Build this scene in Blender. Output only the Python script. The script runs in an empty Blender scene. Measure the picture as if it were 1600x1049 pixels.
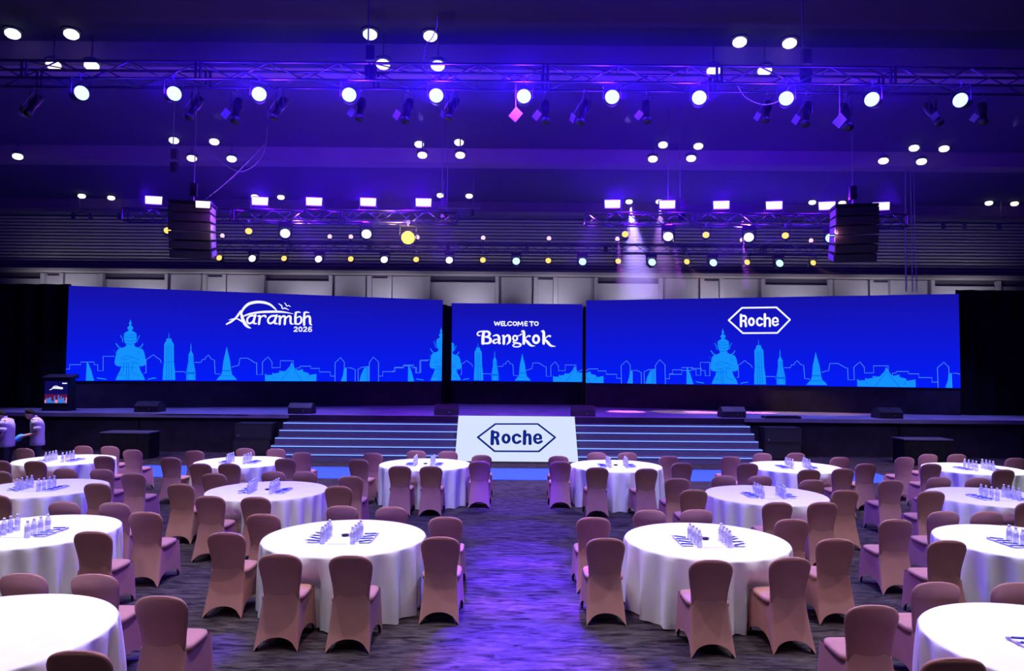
import bpy, bmesh, math, random
from mathutils import Vector, Matrix
from mathutils.geometry import tessellate_polygon
from math import sin, cos, pi, radians, sqrt
random.seed(7)
scene = bpy.context.scene
COL = scene.collection

# ------------------------------------------------------------------ camera
CAM_H = 2.764
cam_d = bpy.data.cameras.new('camera'); cam = bpy.data.objects.new('camera', cam_d); COL.objects.link(cam)
cam_d.sensor_width = 36.0; cam_d.lens = 1115.0 / 1600.0 * 36.0; cam_d.clip_end = 200
PITCH, ROLL = 0.0452, 0.00827
_r = Vector((1, 0, 0)); _f = Vector((0, cos(PITCH), sin(PITCH))); _u = Vector((0, -sin(PITCH), cos(PITCH)))
_r2 = _r * cos(ROLL) + _u * sin(ROLL); _u2 = _u * cos(ROLL) - _r * sin(ROLL)
cam.matrix_world = Matrix(((_r2.x, _u2.x, -_f.x, 0), (_r2.y, _u2.y, -_f.y, 0), (_r2.z, _u2.z, -_f.z, CAM_H), (0, 0, 0, 1)))
scene.camera = cam

# ------------------------------------------------------------------ world, exposure
vs = scene.view_settings
vs.view_transform = 'Standard'; vs.look = 'None'; vs.gamma = 1.0; vs.exposure = 0.0; vs.use_curve_mapping = False
w = bpy.data.worlds.new('world'); scene.world = w; w.use_nodes = True
w.node_tree.nodes['Background'].inputs[0].default_value = (0.05, 0.04, 0.12, 1)
w.node_tree.nodes['Background'].inputs[1].default_value = 0.02
scene.cycles.use_denoising = True
scene.cycles.max_bounces = 5; scene.cycles.diffuse_bounces = 3; scene.cycles.glossy_bounces = 2
scene.cycles.transmission_bounces = 4; scene.cycles.volume_bounces = 0; scene.cycles.transparent_max_bounces = 8
scene.cycles.sample_clamp_indirect = 4.0; scene.cycles.caustics_reflective = False; scene.cycles.caustics_refractive = False
scene.cycles.volume_step_rate = 4.0

# ------------------------------------------------------------------ lights of the hall
def aim(o, target):
    d = Vector(target) - o.location
    o.rotation_euler = d.to_track_quat('-Z', 'Y').to_euler()
def spot(name, loc, target, power, color, angle=60, blend=0.5, radius=0.08):
    l = bpy.data.lights.new(name, 'SPOT'); l.energy = power; l.color = color; l.spot_size = radians(angle); l.spot_blend = blend
    l.shadow_soft_size = radius
    o = bpy.data.objects.new(name, l); COL.objects.link(o); o.location = loc; aim(o, target); return o
def point(name, loc, power, color, radius=0.12):
    l = bpy.data.lights.new(name, 'POINT'); l.energy = power; l.color = color; l.shadow_soft_size = radius
    o = bpy.data.objects.new(name, l); COL.objects.link(o); o.location = loc; return o
CEIL = 10.1
# unseen overhead spots over the tables, rows added where the chairs and cloths need light
DOWN_P = 2300
for gy, pw in ((3.6, .30), (7.2, .60), (10.2, .36)):
    for gx in (-10.2, -2.4, 5.4, 13.2):
        spot('unseen_overhead_spot', (gx - 1.3, gy + .3, CEIL - .75), (gx - 1.3, gy + .3, 0), DOWN_P * pw, (0.72, 0.84, 1.0), 88, 1.0, .10)
        spot('unseen_overhead_spot', (gx + 1.3, gy - .3, CEIL - .75), (gx + 1.3, gy - .3, 0), DOWN_P * pw, (1.0, 0.70, 0.86), 88, 1.0, .10)
for gx in (-6, 6): spot('unseen_overhead_spot', (gx, -1.0, CEIL - .75), (gx * .8, 3.5, 0), 200, (1.0, 0.80, 0.90), 110, 1.0, .10)
# blue par lights on the front truss wash the aisle and the ceiling
PAR_X = [(-7.47, 7.66), (-5.87, 7.65), (-4.39, 7.66), (-2.84, 7.66), (-1.34, 7.66), (0.17, 7.66), (1.69, 7.66), (3.19, 7.66), (4.69, 7.66), (6.18, 7.68), (7.71, 7.69)]
for i, (x, z) in enumerate(PAR_X):
    k = max(.06, 1.0 - (abs(i - 5) / 5.0) ** 1.3 * .95)
    point('par_glow', (x, 11.88, z - .22), 700 * k, (0.05, 0.005, 1.0), .14)
for (x, ty, pw, an) in ((-1.34, 5.9, 30000, 14), (0.17, 6.9, 30000, 14), (1.69, 7.9, 27000, 14), (-1.34, 8.9, 24000, 14), (0.17, 9.8, 22000, 14), (1.69, 10.7, 20000, 14), (0.17, 12.2, 8000, 17), (0.17, 14.4, 8000, 16), (0.17, 16.6, 5000, 15)):
    spot('aisle_beam', (x, 11.6, 7.2), (.12, ty, 0), pw, (0.085, 0.008, 1.0), an, .6, .03)
spot('aisle_beam', (-2.84, 11.6, 7.2), (-3.1, 7.0, 0), 12000, (0.085, 0.008, 1.0), 8, .8, .03)
spot('aisle_beam', (4.69, 11.6, 7.2), (1.5, 6.6, 0), 9000, (0.085, 0.008, 1.0), 5, .8, .03)
for (x, tx, ty, pw, an) in ((-1.5, -.02, 10.3, 2000, 4.5), (1.5, .48, 10.1, 2300, 4.5), (-1.5, -.15, 8.4, 3600, 6), (1.5, .62, 8.3, 2400, 6.5), (-1.5, -.5, 6.7, 3000, 8), (1.5, .75, 6.6, 3600, 8)):
    spot('pink_beam', (x, 11.9, 7.15), (tx, ty, 0), pw, (1.0, 0.30, 0.50), an, .7, .02)
# white profile spots of the front truss on the far tables
for (tx, ty) in ((-1.76, 14.8), (2.16, 14.8), (-5.6, 14.9), (5.85, 14.8), (-9.3, 15.0), (9.5, 14.8)):
    spot('table_beam', (tx * .95, 12.6, 7.35), (tx, ty, .76), 1500, (.88, .88, 1.0), 26, .8, .05)
# violet washes of the stage trusses, then added spots on no truss
for x in (-6, -2, 2.2, 6.5):
    spot('stage_wash', (x, 19.5, 7.0), (x * .7, 25.0, 1.2), 3800, (0.30, 0.05, 1.0), 50, .8, .15)
for x in (-15, -11, -7.5, 8, 11.5, 15.5):  # added floating spots that brighten the side decks
    spot('stage_wash', (x, 23.7, 5.7), (x, 24.2, 1.2), 900, (0.22, 0.19, 1.0), 80, 1.0, .15)
for x in (-12, -6, 0.2, 6, 12):  # added unseen spots that lift the floor before the steps
    spot('added_floor_wash', (x, 17.6, 5.7), (x, 17.8, 0), 2000, (0.80, 0.62, 1.0), 115, 1.0, .15)
# dim uplight on the panelled wall, from unseen spots added behind the screens
for x in (-22, -18, -14, -10, -6, -2, 2, 6, 10, 14, 18, 22):
    spot('unseen_wall_wash', (x, 33.4, 5.0), (x, 35.2, 7.6), 340, (0.80, 0.77, 1.0), 110, 1.0, .3)

HAZE = 0.021
# traced marks and layout, in metres
LOGO_LEFT=[[[5.723,4.715,0.05],[5.791,4.898,0.08],[5.956,5.085,0.1],[6.149,5.164,0.106],[6.343,5.19,0.101],[6.564,5.172,0.096],[6.763,5.101,0.081],[6.915,4.975,0.061],[6.991,4.899,0.031]],[[5.797,4.627,0.045],[6.013,4.719,0.07],[6.352,4.797,0.076],[6.72,4.83,0.086],[7.091,4.842,0.077],[7.341,4.824,0.051],[7.605,4.782,0.013]],[[5.218,4.314,0.054],[5.371,4.408,0.074],[5.535,4.554,0.07],[5.627,4.686,0.075],[5.708,4.831,0.055]],[[5.708,4.831,0.055],[5.736,4.69,0.085],[5.788,4.51,0.11],[5.877,4.332,0.115],[5.976,4.232,0.085],[6.074,4.188,0.035]],[[5.297,4.47,0.015],[5.416,4.512,0.035],[5.583,4.525,0.04],[5.705,4.469,0.06],[5.778,4.42,0.06]],[[6.209,4.668,0.07],[6.051,4.648,0.07],[5.952,4.541,0.07],[5.955,4.412,0.07],[6.021,4.362,0.07],[6.118,4.403,0.07],[6.2,4.522,0.07]],[[6.237,4.692,0.075],[6.184,4.496,0.08],[6.186,4.379,0.075],[6.284,4.364,0.04]],[[6.312,4.65,0.04],[6.392,4.645,0.086],[6.377,4.45,0.081],[6.368,4.346,0.076]],[[6.383,4.541,0.035],[6.478,4.655,0.056],[6.588,4.669,0.071],[6.602,4.618,0.061]],[[6.958,4.681,0.071],[6.81,4.666,0.071],[6.697,4.55,0.071],[6.704,4.428,0.071],[6.779,4.383,0.071],[6.882,4.438,0.071],[6.954,4.544,0.071]],[[7.007,4.703,0.076],[6.944,4.518,0.081],[6.945,4.4,0.076],[7.039,4.379,0.041]],[[7.058,4.658,0.041],[7.125,4.649,0.082],[7.117,4.366,0.082]],[[7.127,4.55,0.041],[7.22,4.67,0.067],[7.307,4.655,0.082],[7.31,4.529,0.082],[7.301,4.371,0.082]],[[7.322,4.568,0.041],[7.419,4.676,0.067],[7.508,4.661,0.082],[7.511,4.508,0.082],[7.531,4.403,0.072],[7.621,4.385,0.031]],[[7.874,4.841,0.031],[7.793,4.854,0.057],[7.718,4.836,0.067]],[[7.7,4.825,0.077],[7.691,4.645,0.088],[7.697,4.403,0.088]],[[7.697,4.397,0.057],[7.823,4.39,0.062],[7.912,4.488,0.078],[7.909,4.62,0.072],[7.842,4.681,0.057],[7.727,4.615,0.031]],[[8.195,4.841,0.031],[8.11,4.857,0.057],[8.042,4.847,0.067]],[[8.024,4.835,0.078],[8.016,4.602,0.088],[8.021,4.364,0.088]],[[8.027,4.581,0.036],[8.126,4.698,0.068],[8.224,4.667,0.088],[8.246,4.423,0.083],[8.311,4.366,0.031]],[[7.059,5.156,0.018],[7.173,5.076,0.046],[7.201,4.967,0.036],[7.3,4.988,0.046],[7.439,4.922,0.015]],[[7.273,5.2,0.015],[7.329,5.139,0.036],[7.361,5.072,0.028],[7.436,5.093,0.033],[7.507,5.048,0.013]],[[7.66,4.236,0.041],[7.704,4.271,0.041],[7.76,4.251,0.041],[7.751,4.193,0.041],[7.658,4.104,0.041]],[[7.648,4.101,0.036],[7.779,4.104,0.036]],[[7.944,4.193,0.041],[7.937,4.152,0.041],[7.917,4.121,0.041],[7.89,4.109,0.041],[7.862,4.12,0.041],[7.841,4.149,0.041],[7.832,4.19,0.041],[7.839,4.231,0.041],[7.859,4.261,0.041],[7.886,4.273,0.041],[7.914,4.263,0.041],[7.935,4.233,0.041],[7.944,4.193,0.041]],[[8.008,4.245,0.041],[8.053,4.28,0.041],[8.11,4.26,0.042],[8.101,4.202,0.042],[8.006,4.112,0.041]],[[7.996,4.109,0.036],[8.128,4.113,0.036]],[[8.298,4.281,0.039],[8.221,4.274,0.039],[8.188,4.183,0.039],[8.214,4.117,0.039],[8.281,4.119,0.039],[8.305,4.172,0.039],[8.258,4.216,0.039],[8.198,4.183,0.039]]]
LOGO_CENTRE=[[[1.275,4.14,0.033],[1.171,4.152,0.058],[1.141,4.235,0.058],[1.232,4.31,0.058],[1.418,4.324,0.066]],[[1.418,4.32,0.108],[1.387,4.091,0.133],[1.382,3.809,0.133]],[[1.418,4.308,0.075],[1.584,4.317,0.091],[1.668,4.227,0.116],[1.619,4.127,0.083],[1.462,4.084,0.05]],[[1.47,4.084,0.05],[1.661,4.052,0.091],[1.712,3.928,0.124],[1.631,3.82,0.091],[1.361,3.801,0.066]],[[1.827,4.128,0.05],[1.98,4.171,0.075],[2.076,4.076,0.108],[2.078,3.84,0.108],[2.149,3.816,0.041]],[[2.052,3.993,0.041],[1.89,3.963,0.066],[1.829,3.879,0.091],[1.9,3.814,0.066],[2.053,3.881,0.033]],[[2.22,4.148,0.05],[2.283,4.107,0.108],[2.286,3.8,0.108]],[[2.3,4.037,0.041],[2.436,4.162,0.083],[2.532,4.093,0.116],[2.534,3.902,0.108],[2.419,3.768,0.033]],[[2.864,4.046,0.075],[2.852,3.994,0.075],[2.819,3.955,0.075],[2.774,3.941,0.075],[2.728,3.955,0.075],[2.694,3.992,0.075],[2.682,4.044,0.075],[2.694,4.096,0.075],[2.727,4.134,0.075],[2.772,4.149,0.075],[2.818,4.135,0.075],[2.852,4.097,0.075],[2.864,4.046,0.075]],[[2.851,4.137,0.033],[2.963,4.163,0.041],[3.045,4.221,0.058]],[[2.716,3.928,0.041],[2.7,3.853,0.058],[2.874,3.83,0.075],[3.024,3.773,0.075],[2.95,3.681,0.058],[2.751,3.671,0.05],[2.676,3.729,0.05],[2.771,3.796,0.041]],[[3.049,4.338,0.05],[3.144,4.305,0.116],[3.148,3.816,0.116]],[[3.171,4.002,0.041],[3.328,4.141,0.058],[3.403,4.133,0.091]],[[3.196,4.003,0.058],[3.309,3.879,0.116],[3.455,3.735,0.091],[3.63,3.708,0.021]],[[3.802,4.004,0.1],[3.786,3.925,0.1],[3.74,3.866,0.1],[3.678,3.845,0.1],[3.616,3.865,0.1],[3.57,3.923,0.1],[3.553,4.001,0.1],[3.569,4.08,0.1],[3.614,4.139,0.1],[3.676,4.16,0.1],[3.739,4.14,0.1],[3.784,4.082,0.1],[3.802,4.004,0.1]],[[3.907,4.345,0.05],[4.003,4.312,0.116],[4.006,3.823,0.116]],[[4.03,4.01,0.041],[4.199,4.148,0.058],[4.282,4.14,0.091]],[[4.055,4.01,0.058],[4.167,3.886,0.116],[4.317,3.734,0.091],[4.512,3.702,0.021]],[[1.875,4.752,0.046],[1.93,4.594,0.046],[1.991,4.728,0.046],[2.055,4.596,0.046],[2.107,4.754,0.046]],[[2.257,4.747,0.046],[2.178,4.746,0.046],[2.179,4.588,0.046],[2.258,4.589,0.046]],[[2.179,4.667,0.042],[2.245,4.668,0.042]],[[2.306,4.764,0.046],[2.308,4.589,0.046],[2.399,4.59,0.046]],[[2.618,4.725,0.046],[2.543,4.753,0.046],[2.464,4.715,0.046],[2.453,4.64,0.046],[2.52,4.587,0.046],[2.619,4.617,0.046]],[[2.834,4.673,0.046],[2.824,4.635,0.046],[2.795,4.608,0.046],[2.756,4.597,0.046],[2.717,4.607,0.046],[2.687,4.634,0.046],[2.677,4.671,0.046],[2.687,4.709,0.046],[2.715,4.736,0.046],[2.755,4.747,0.046],[2.794,4.737,0.046],[2.823,4.71,0.046],[2.834,4.673,0.046]],[[2.889,4.577,0.046],[2.908,4.752,0.046],[2.992,4.628,0.046],[3.074,4.754,0.046],[3.101,4.579,0.046]],[[3.294,4.755,0.046],[3.195,4.755,0.046],[3.196,4.597,0.046],[3.296,4.597,0.046]],[[3.195,4.676,0.042],[3.278,4.676,0.042]],[[3.398,4.756,0.05],[3.556,4.758,0.05]],[[3.481,4.765,0.05],[3.482,4.582,0.05]],[[3.768,4.68,0.046],[3.757,4.643,0.046],[3.727,4.615,0.046],[3.686,4.605,0.046],[3.644,4.615,0.046],[3.614,4.642,0.046],[3.602,4.679,0.046],[3.613,4.717,0.046],[3.643,4.744,0.046],[3.685,4.755,0.046],[3.726,4.745,0.046],[3.757,4.718,0.046],[3.768,4.68,0.046]]]
LOGO_RIGHT=[[[5.579,4.672,0.064],[6.074,5.146,0.063]],[[6.074,5.146,0.063],[7.324,5.146,0.062]],[[7.324,5.146,0.062],[7.801,4.671,0.062]],[[7.801,4.671,0.062],[7.346,4.172,0.062]],[[7.346,4.172,0.062],[6.099,4.17,0.063]],[[6.099,4.17,0.063],[5.579,4.672,0.064]],[[6.035,4.875,0.089],[6.033,4.438,0.089]],[[6.035,4.836,0.076],[6.165,4.835,0.076],[6.215,4.774,0.076],[6.205,4.687,0.076],[6.143,4.645,0.076],[6.05,4.641,0.076]],[[6.157,4.645,0.072],[6.198,4.586,0.08],[6.217,4.437,0.084]],[[6.501,4.607,0.08],[6.489,4.542,0.08],[6.457,4.495,0.08],[6.414,4.478,0.08],[6.371,4.496,0.08],[6.34,4.544,0.08],[6.329,4.608,0.08],[6.341,4.673,0.08],[6.373,4.72,0.08],[6.416,4.737,0.08],[6.459,4.719,0.08],[6.49,4.672,0.08],[6.501,4.607,0.08]],[[6.802,4.694,0.075],[6.721,4.747,0.075],[6.64,4.696,0.075],[6.619,4.606,0.075],[6.638,4.511,0.075],[6.719,4.463,0.075],[6.801,4.518,0.075]],[[6.905,4.891,0.088],[6.901,4.436,0.087]],[[6.911,4.665,0.05],[6.968,4.735,0.071],[7.049,4.73,0.079],[7.083,4.648,0.079],[7.081,4.434,0.079]],[[7.189,4.596,0.05],[7.37,4.594,0.05]],[[7.366,4.599,0.07],[7.35,4.703,0.07],[7.281,4.749,0.07],[7.206,4.705,0.071],[7.189,4.6,0.071],[7.204,4.502,0.071],[7.278,4.458,0.07],[7.373,4.505,0.07]]]
LOGO_PANEL=[[[0.627,0.851,0.063],[1.139,1.383,0.063]],[[1.139,1.383,0.063],[2.425,1.397,0.063]],[[2.425,1.397,0.063],[2.929,0.872,0.063]],[[2.929,0.872,0.063],[2.433,0.332,0.063]],[[2.433,0.332,0.063],[1.138,0.326,0.063]],[[1.138,0.326,0.063],[0.627,0.851,0.063]],[[1.06,1.09,0.107],[1.061,0.598,0.107]],[[1.061,1.049,0.088],[1.184,1.05,0.088],[1.229,0.968,0.088],[1.206,0.87,0.088],[1.076,0.844,0.088]],[[1.166,0.845,0.097],[1.209,0.732,0.097],[1.231,0.6,0.097]],[[1.56,0.809,0.093],[1.548,0.734,0.093],[1.516,0.679,0.093],[1.471,0.659,0.093],[1.426,0.678,0.093],[1.392,0.732,0.093],[1.379,0.807,0.093],[1.39,0.882,0.093],[1.422,0.938,0.093],[1.467,0.958,0.093],[1.513,0.939,0.093],[1.547,0.884,0.093],[1.56,0.809,0.093]],[[1.881,0.902,0.093],[1.793,0.966,0.093],[1.702,0.908,0.093],[1.684,0.806,0.093],[1.712,0.689,0.093],[1.796,0.646,0.093],[1.886,0.711,0.093]],[[2.026,1.109,0.102],[2.013,0.612,0.102]],[[2.03,0.883,0.058],[2.103,0.969,0.088],[2.175,0.929,0.097],[2.18,0.614,0.097]],[[2.319,0.809,0.068],[2.503,0.811,0.068]],[[2.5,0.819,0.088],[2.487,0.933,0.088],[2.413,0.981,0.088],[2.337,0.923,0.088],[2.316,0.809,0.088],[2.339,0.696,0.088],[2.419,0.649,0.088],[2.519,0.714,0.088]]]
PANEL=[-1.62,20.9,0.09,3.56,1.239,1.192]
SKY_LINE=[[[-2.024,0.418,0.019],[-1.916,0.418,0.019],[-1.921,0.576,0.019],[-1.574,0.579,0.019],[-1.577,0.67,0.019],[-1.157,0.674,0.019],[-1.155,0.583,0.019],[-1.044,0.584,0.019],[-1.037,0.368,0.019],[-0.866,0.369,0.019],[-0.881,0.883,0.019],[-0.536,0.887,0.02]],[[0.452,0.296,0.02],[0.514,0.297,0.02],[0.501,0.784,0.02],[0.583,0.832,0.02],[0.737,0.962,0.02],[0.856,0.858,0.02],[0.963,0.79,0.02],[1.009,0.673,0.02]],[[1.444,0.349,0.02],[1.809,0.351,0.02]],[[2.125,0.696,0.02],[2.343,0.699,0.021],[2.384,0.806,0.021],[2.472,0.807,0.021],[2.492,0.879,0.021],[2.588,0.975,0.021],[2.691,0.833,0.021],[2.803,0.787,0.021],[2.837,0.286,0.021],[3.015,0.263,0.021]],[[3.41,0.529,0.021],[3.656,0.604,0.021],[3.695,0.869,0.021],[3.967,0.873,0.021],[4.082,0.801,0.021],[4.221,0.706,0.021],[4.29,0.706,0.021],[4.3,0.257,0.021],[4.507,0.258,0.021],[4.496,0.733,0.021],[4.586,0.831,0.021],[4.699,0.93,0.021],[4.842,0.736,0.021],[4.847,0.516,0.021],[5.149,0.531,0.022],[5.144,0.789,0.022],[5.625,0.794,0.022],[5.631,0.523,0.022]],[[5.763,0.4,0.022],[5.761,0.524,0.022],[5.879,0.524,0.022],[5.878,0.586,0.022],[6.272,0.59,0.022],[6.273,0.503,0.022],[6.598,0.505,0.022],[6.601,0.368,0.022],[7.013,0.371,0.022],[7.016,0.208,0.022],[7.199,0.209,0.022]],[[7.202,0.008,0.022],[7.189,0.736,0.022],[7.297,0.837,0.022],[7.393,0.939,0.022],[7.544,0.764,0.022],[7.558,0.009,0.022]],[[7.632,0.009,0.022],[7.622,0.538,0.022],[7.796,0.539,0.023],[7.971,0.465,0.023],[7.979,0.01,0.023]],[[8.091,0.01,0.023],[8.082,0.491,0.023],[8.244,0.568,0.023],[8.494,0.596,0.023]],[[8.529,0.011,0.023],[8.517,0.749,0.023],[8.677,0.98,0.023],[8.883,0.778,0.023],[8.896,0.011,0.023]],[[8.93,0.216,0.023],[9.058,0.216,0.023],[9.055,0.396,0.023],[9.516,0.398,0.023],[9.513,0.553,0.023],[9.875,0.556,0.023],[9.874,0.633,0.023],[10.239,0.636,0.023],[10.24,0.559,0.023],[10.384,0.56,0.024],[10.387,0.352,0.023],[10.558,0.353,0.024],[10.551,0.848,0.024],[10.868,0.851,0.024]]]
SKY_FILL={"giant":[[-0.052,2.236],[-0.024,2.125],[0.005,2.084],[-0.031,2.028],[0.059,1.926],[0.006,1.827],[0.092,1.777],[0.162,1.726],[0.176,1.538],[0.158,1.406],[0.104,1.342],[0.116,1.259],[0.249,1.199],[0.375,1.159],[0.431,1.055],[0.456,0.951],[0.508,0.68],[0.47,0.568],[0.361,0.532],[0.286,0.553],[0.321,0.4],[0.434,0.192],[0.491,0.039],[-0.463,0.037],[-0.415,0.189],[-0.317,0.396],[-0.291,0.548],[-0.364,0.526],[-0.472,0.56],[-0.515,0.669],[-0.48,0.938],[-0.462,1.042],[-0.413,1.146],[-0.291,1.19],[-0.163,1.254],[-0.156,1.338],[-0.214,1.399],[-0.239,1.53],[-0.236,1.717],[-0.169,1.771],[-0.087,1.825],[-0.146,1.92],[-0.062,2.027],[-0.101,2.081],[-0.074,2.124],[-0.052,2.236]],"tower":[[1.235,1.779],[1.25,1.561],[1.321,1.562],[1.329,1.481],[1.403,1.359],[1.427,0.725],[1.469,0.373],[1.49,0.042],[1.069,0.041],[1.072,0.37],[1.095,0.721],[1.084,1.353],[1.15,1.478],[1.154,1.559],[1.225,1.56],[1.228,1.779]],"prang":[[1.981,1.423],[1.997,1.299],[2.005,1.121],[2.074,0.98],[2.087,0.732],[2.155,0.377],[2.173,0.044],[1.861,0.043],[1.862,0.375],[1.911,0.73],[1.911,0.978],[1.972,1.121],[1.971,1.298],[1.981,1.423]],"stupa":[[3.217,1.302],[3.262,1.104],[3.344,0.781],[3.397,0.385],[3.434,0.241],[3.537,0.141],[3.607,0.047],[2.891,0.045],[2.955,0.139],[3.052,0.239],[3.082,0.383],[3.116,0.778],[3.181,1.103],[3.217,1.302]],"sail":[[-1.397,0.01],[-1.388,0.672],[-1.358,0.672],[-1.249,0.401],[-1.137,0.01]],"sail_two":[[7.425,0.01],[7.504,0.26],[7.534,0.522],[7.622,0.538],[7.617,0.01]],"sail_three":[[8.143,0.01],[8.199,0.264],[8.319,0.528],[8.499,0.601],[8.509,0.011]],"temple":[[4.605,0.01],[4.598,0.295],[4.668,0.237],[4.862,0.248],[4.87,0.336],[4.936,0.297],[5.116,0.337],[5.119,0.42],[5.223,0.387],[5.339,0.397],[5.5,0.586],[5.553,0.744],[5.572,0.744],[5.632,0.587],[5.758,0.41],[5.975,0.476],[5.992,0.377],[6.193,0.323],[6.219,0.244],[6.491,0.295],[6.497,0.01]]}
SKY_HORN=[[[-0.354,1.645,0.022],[-0.289,1.529,0.022],[-0.269,1.398,0.022]],[[0.267,1.645,0.022],[0.214,1.539,0.022],[0.186,1.413,0.022]],[[-0.483,1.342,0.035],[-0.403,1.222,0.035],[-0.247,1.149,0.035]],[[0.379,1.347,0.035],[0.341,1.253,0.035],[0.172,1.156,0.035]],[[0.594,0.061,0.035],[0.688,0.096,0.035],[0.838,0.117,0.035]],[[-1.04,0.111,0.034],[-0.948,0.091,0.034],[-0.766,0.064,0.034]]]
SKY_DARK=[[[-0.276,1.605,0.017],[-0.033,1.558,0.018],[0.18,1.615,0.018]],[[-0.263,1.484,0.017],[-0.029,1.437,0.018],[0.178,1.493,0.018]],[[-0.206,1.357,0.017],[-0.026,1.326,0.018],[0.119,1.363,0.018]],[[-0.278,1.692,0.015],[-0.036,1.663,0.015],[0.172,1.702,0.015]],[[-0.329,0.809,0.017],[-0.116,0.916,0.017],[0.04,0.883,0.018],[-0.112,0.777,0.017],[-0.297,0.775,0.017]],[[0.009,0.883,0.018],[0.261,0.782,0.018],[0.108,0.676,0.018],[-0.017,0.709,0.017]],[[-0.324,0.637,0.017],[-0.046,0.64,0.017]],[[0.047,0.641,0.018],[0.264,0.643,0.018]],[[-0.124,0.639,0.02],[-0.106,0.038,0.02]],[[-0.053,0.64,0.02],[-0.035,0.038,0.02]],[[-0.215,0.603,0.017],[-0.215,0.293,0.017],[-0.403,0.189,0.017]],[[0.048,0.606,0.018],[0.072,0.294,0.018],[0.309,0.192,0.018]],[[-0.32,0.499,0.017],[0.144,0.496,0.018]],[[-0.343,0.223,0.017],[-0.157,0.19,0.017]],[[-0.553,1.117,0.013],[-0.425,0.946,0.013]],[[0.219,1.129,0.013],[0.287,0.956,0.013]],[[1.177,1.32,0.018],[1.196,0.041,0.018]],[[1.244,1.321,0.018],[1.279,0.041,0.018]],[[1.315,1.322,0.018],[1.362,0.042,0.018]],[[1.101,0.704,0.013],[1.421,0.707,0.013]],[[1.945,0.943,0.014],[1.903,0.057,0.014]],[[2.036,0.944,0.014],[2.124,0.058,0.014]],[[1.993,0.944,0.014],[2.008,0.376,0.014]],[[1.838,0.297,0.072],[2.157,0.299,0.073]],[[3.095,0.394,0.035],[3.346,0.396,0.035]],[[3.05,0.203,0.014],[3.418,0.205,0.014]],[[5.184,0.029,0.019],[5.566,0.571,0.019],[5.961,0.03,0.019]],[[4.877,0.223,0.014],[4.949,0.102,0.014]],[[6.195,0.229,0.015],[6.126,0.105,0.015]],[[8.456,0.596,0.018],[8.466,0.011,0.018]],[[8.394,0.595,0.018],[8.404,0.01,0.018]]]
TABLES={"A":[-1.94,8.48,[[-0.29,1.34,0],[0.37,1.3,0],[-1.14,0.78,0],[-1.2,-0.22,0],[-0.32,-1.11,0],[0.38,-1.14,0],[1.14,0.69,0],[1.18,-0.35,0]]],
"B":[2.29,8.46,[[-0.47,1.25,0],[0.16,1.31,0],[-1.26,0.76,0],[-1.25,-0.32,0],[-0.34,-1.17,0],[0.45,-1.06,5],[1.2,0.76,0],[1.28,-0.26,0]]],
"C":[-3.9,11.55,[[-0.25,1.3,0],[0.29,1.33,0],[-1.17,1.02,0],[-1.23,-0.09,0],[-0.35,-1.09,0],[0.31,-1.14,0],[1.24,-0.17,0],[1.2,0.84,0]]],
"D":[4.08,11.52,[[-0.37,1.28,0],[0.26,1.29,0],[-1.26,0.93,0],[-1.27,-0.2,0],[1.0,0.89,0],[-0.35,-1.18,0],[0.3,-1.14,0],[1.09,-0.11,0]]],
"E":[-1.76,14.78,[[-0.33,1.36,0],[0.37,1.33,0],[-1.2,0.87,0],[-1.24,-0.2,-8],[-0.31,-1.11,0],[0.27,-1.11,0],[1.14,-0.32,0],[1.14,0.65,0]]],
"F":[2.16,14.8,[[-1.16,0.59,0],[-1.18,-0.29,0],[-0.27,1.3,0],[0.41,1.32,0],[-0.55,-1.1,0],[0.33,-1.2,5],[1.19,0.72,0],[1.22,-0.33,0]]],
"H":[-3.96,5.37,[[-0.33,1.28,0],[0.3,1.28,0],[1.17,0.7,0],[1.18,-0.4,0]]],
"G":[-5.58,14.92,[[-0.36,1.4,0],[0.34,1.36,0],[-1.26,0.87,0],[1.1,0.74,0],[1.07,-0.29,0],[0.27,-1.1,0],[-0.26,-1.13,0],[-1.22,-0.29,0]]],
"K":[-9.3,14.99,[[-1.32,0.95,0],[-0.38,1.53,0],[0.23,1.51,0],[1.08,0.88,0],[1.1,-0.24,0],[0.26,-1.06,0],[-0.44,-1.03,0]]],
"I":[-5.72,8.65,[[-0.27,1.29,0],[0.42,1.26,0],[1.14,0.67,0],[1.1,-0.39,0]]],
"J":[-7.55,11.62,[[-1.23,1.0,0],[-0.33,1.37,0],[0.34,1.33,0],[1.12,0.9,0],[1.13,-0.17,0],[0.32,-1.23,0]]],
"G2":[5.85,14.84,[[-0.28,1.34,0],[0.51,1.46,0],[1.16,0.74,0],[-1.17,-0.36,0],[-1.18,0.7,0],[-0.3,-1.19,0],[0.41,-1.02,0],[1.21,-0.27,0]]],
"K2":[9.53,14.81,[[-0.24,1.45,0],[0.43,1.5,0],[1.29,0.88,0],[-1.09,0.86,0],[-1.14,-0.19,0],[-0.21,-0.94,0]]],
"J2":[7.7,11.51,[[-0.23,1.31,0],[0.42,1.27,0],[-1.26,0.94,0],[-1.21,-0.13,0],[-0.31,-1.0,0]]],
"I2":[6.05,8.51,[[-0.33,1.28,0],[0.25,1.29,0],[-1.25,0.74,0],[-1.27,-0.34,0]]],
"H2":[4.08,5.34,[[-0.34,1.28,0],[0.36,1.28,0],[-1.22,0.65,0],[-1.21,-0.37,0]]]}
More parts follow.
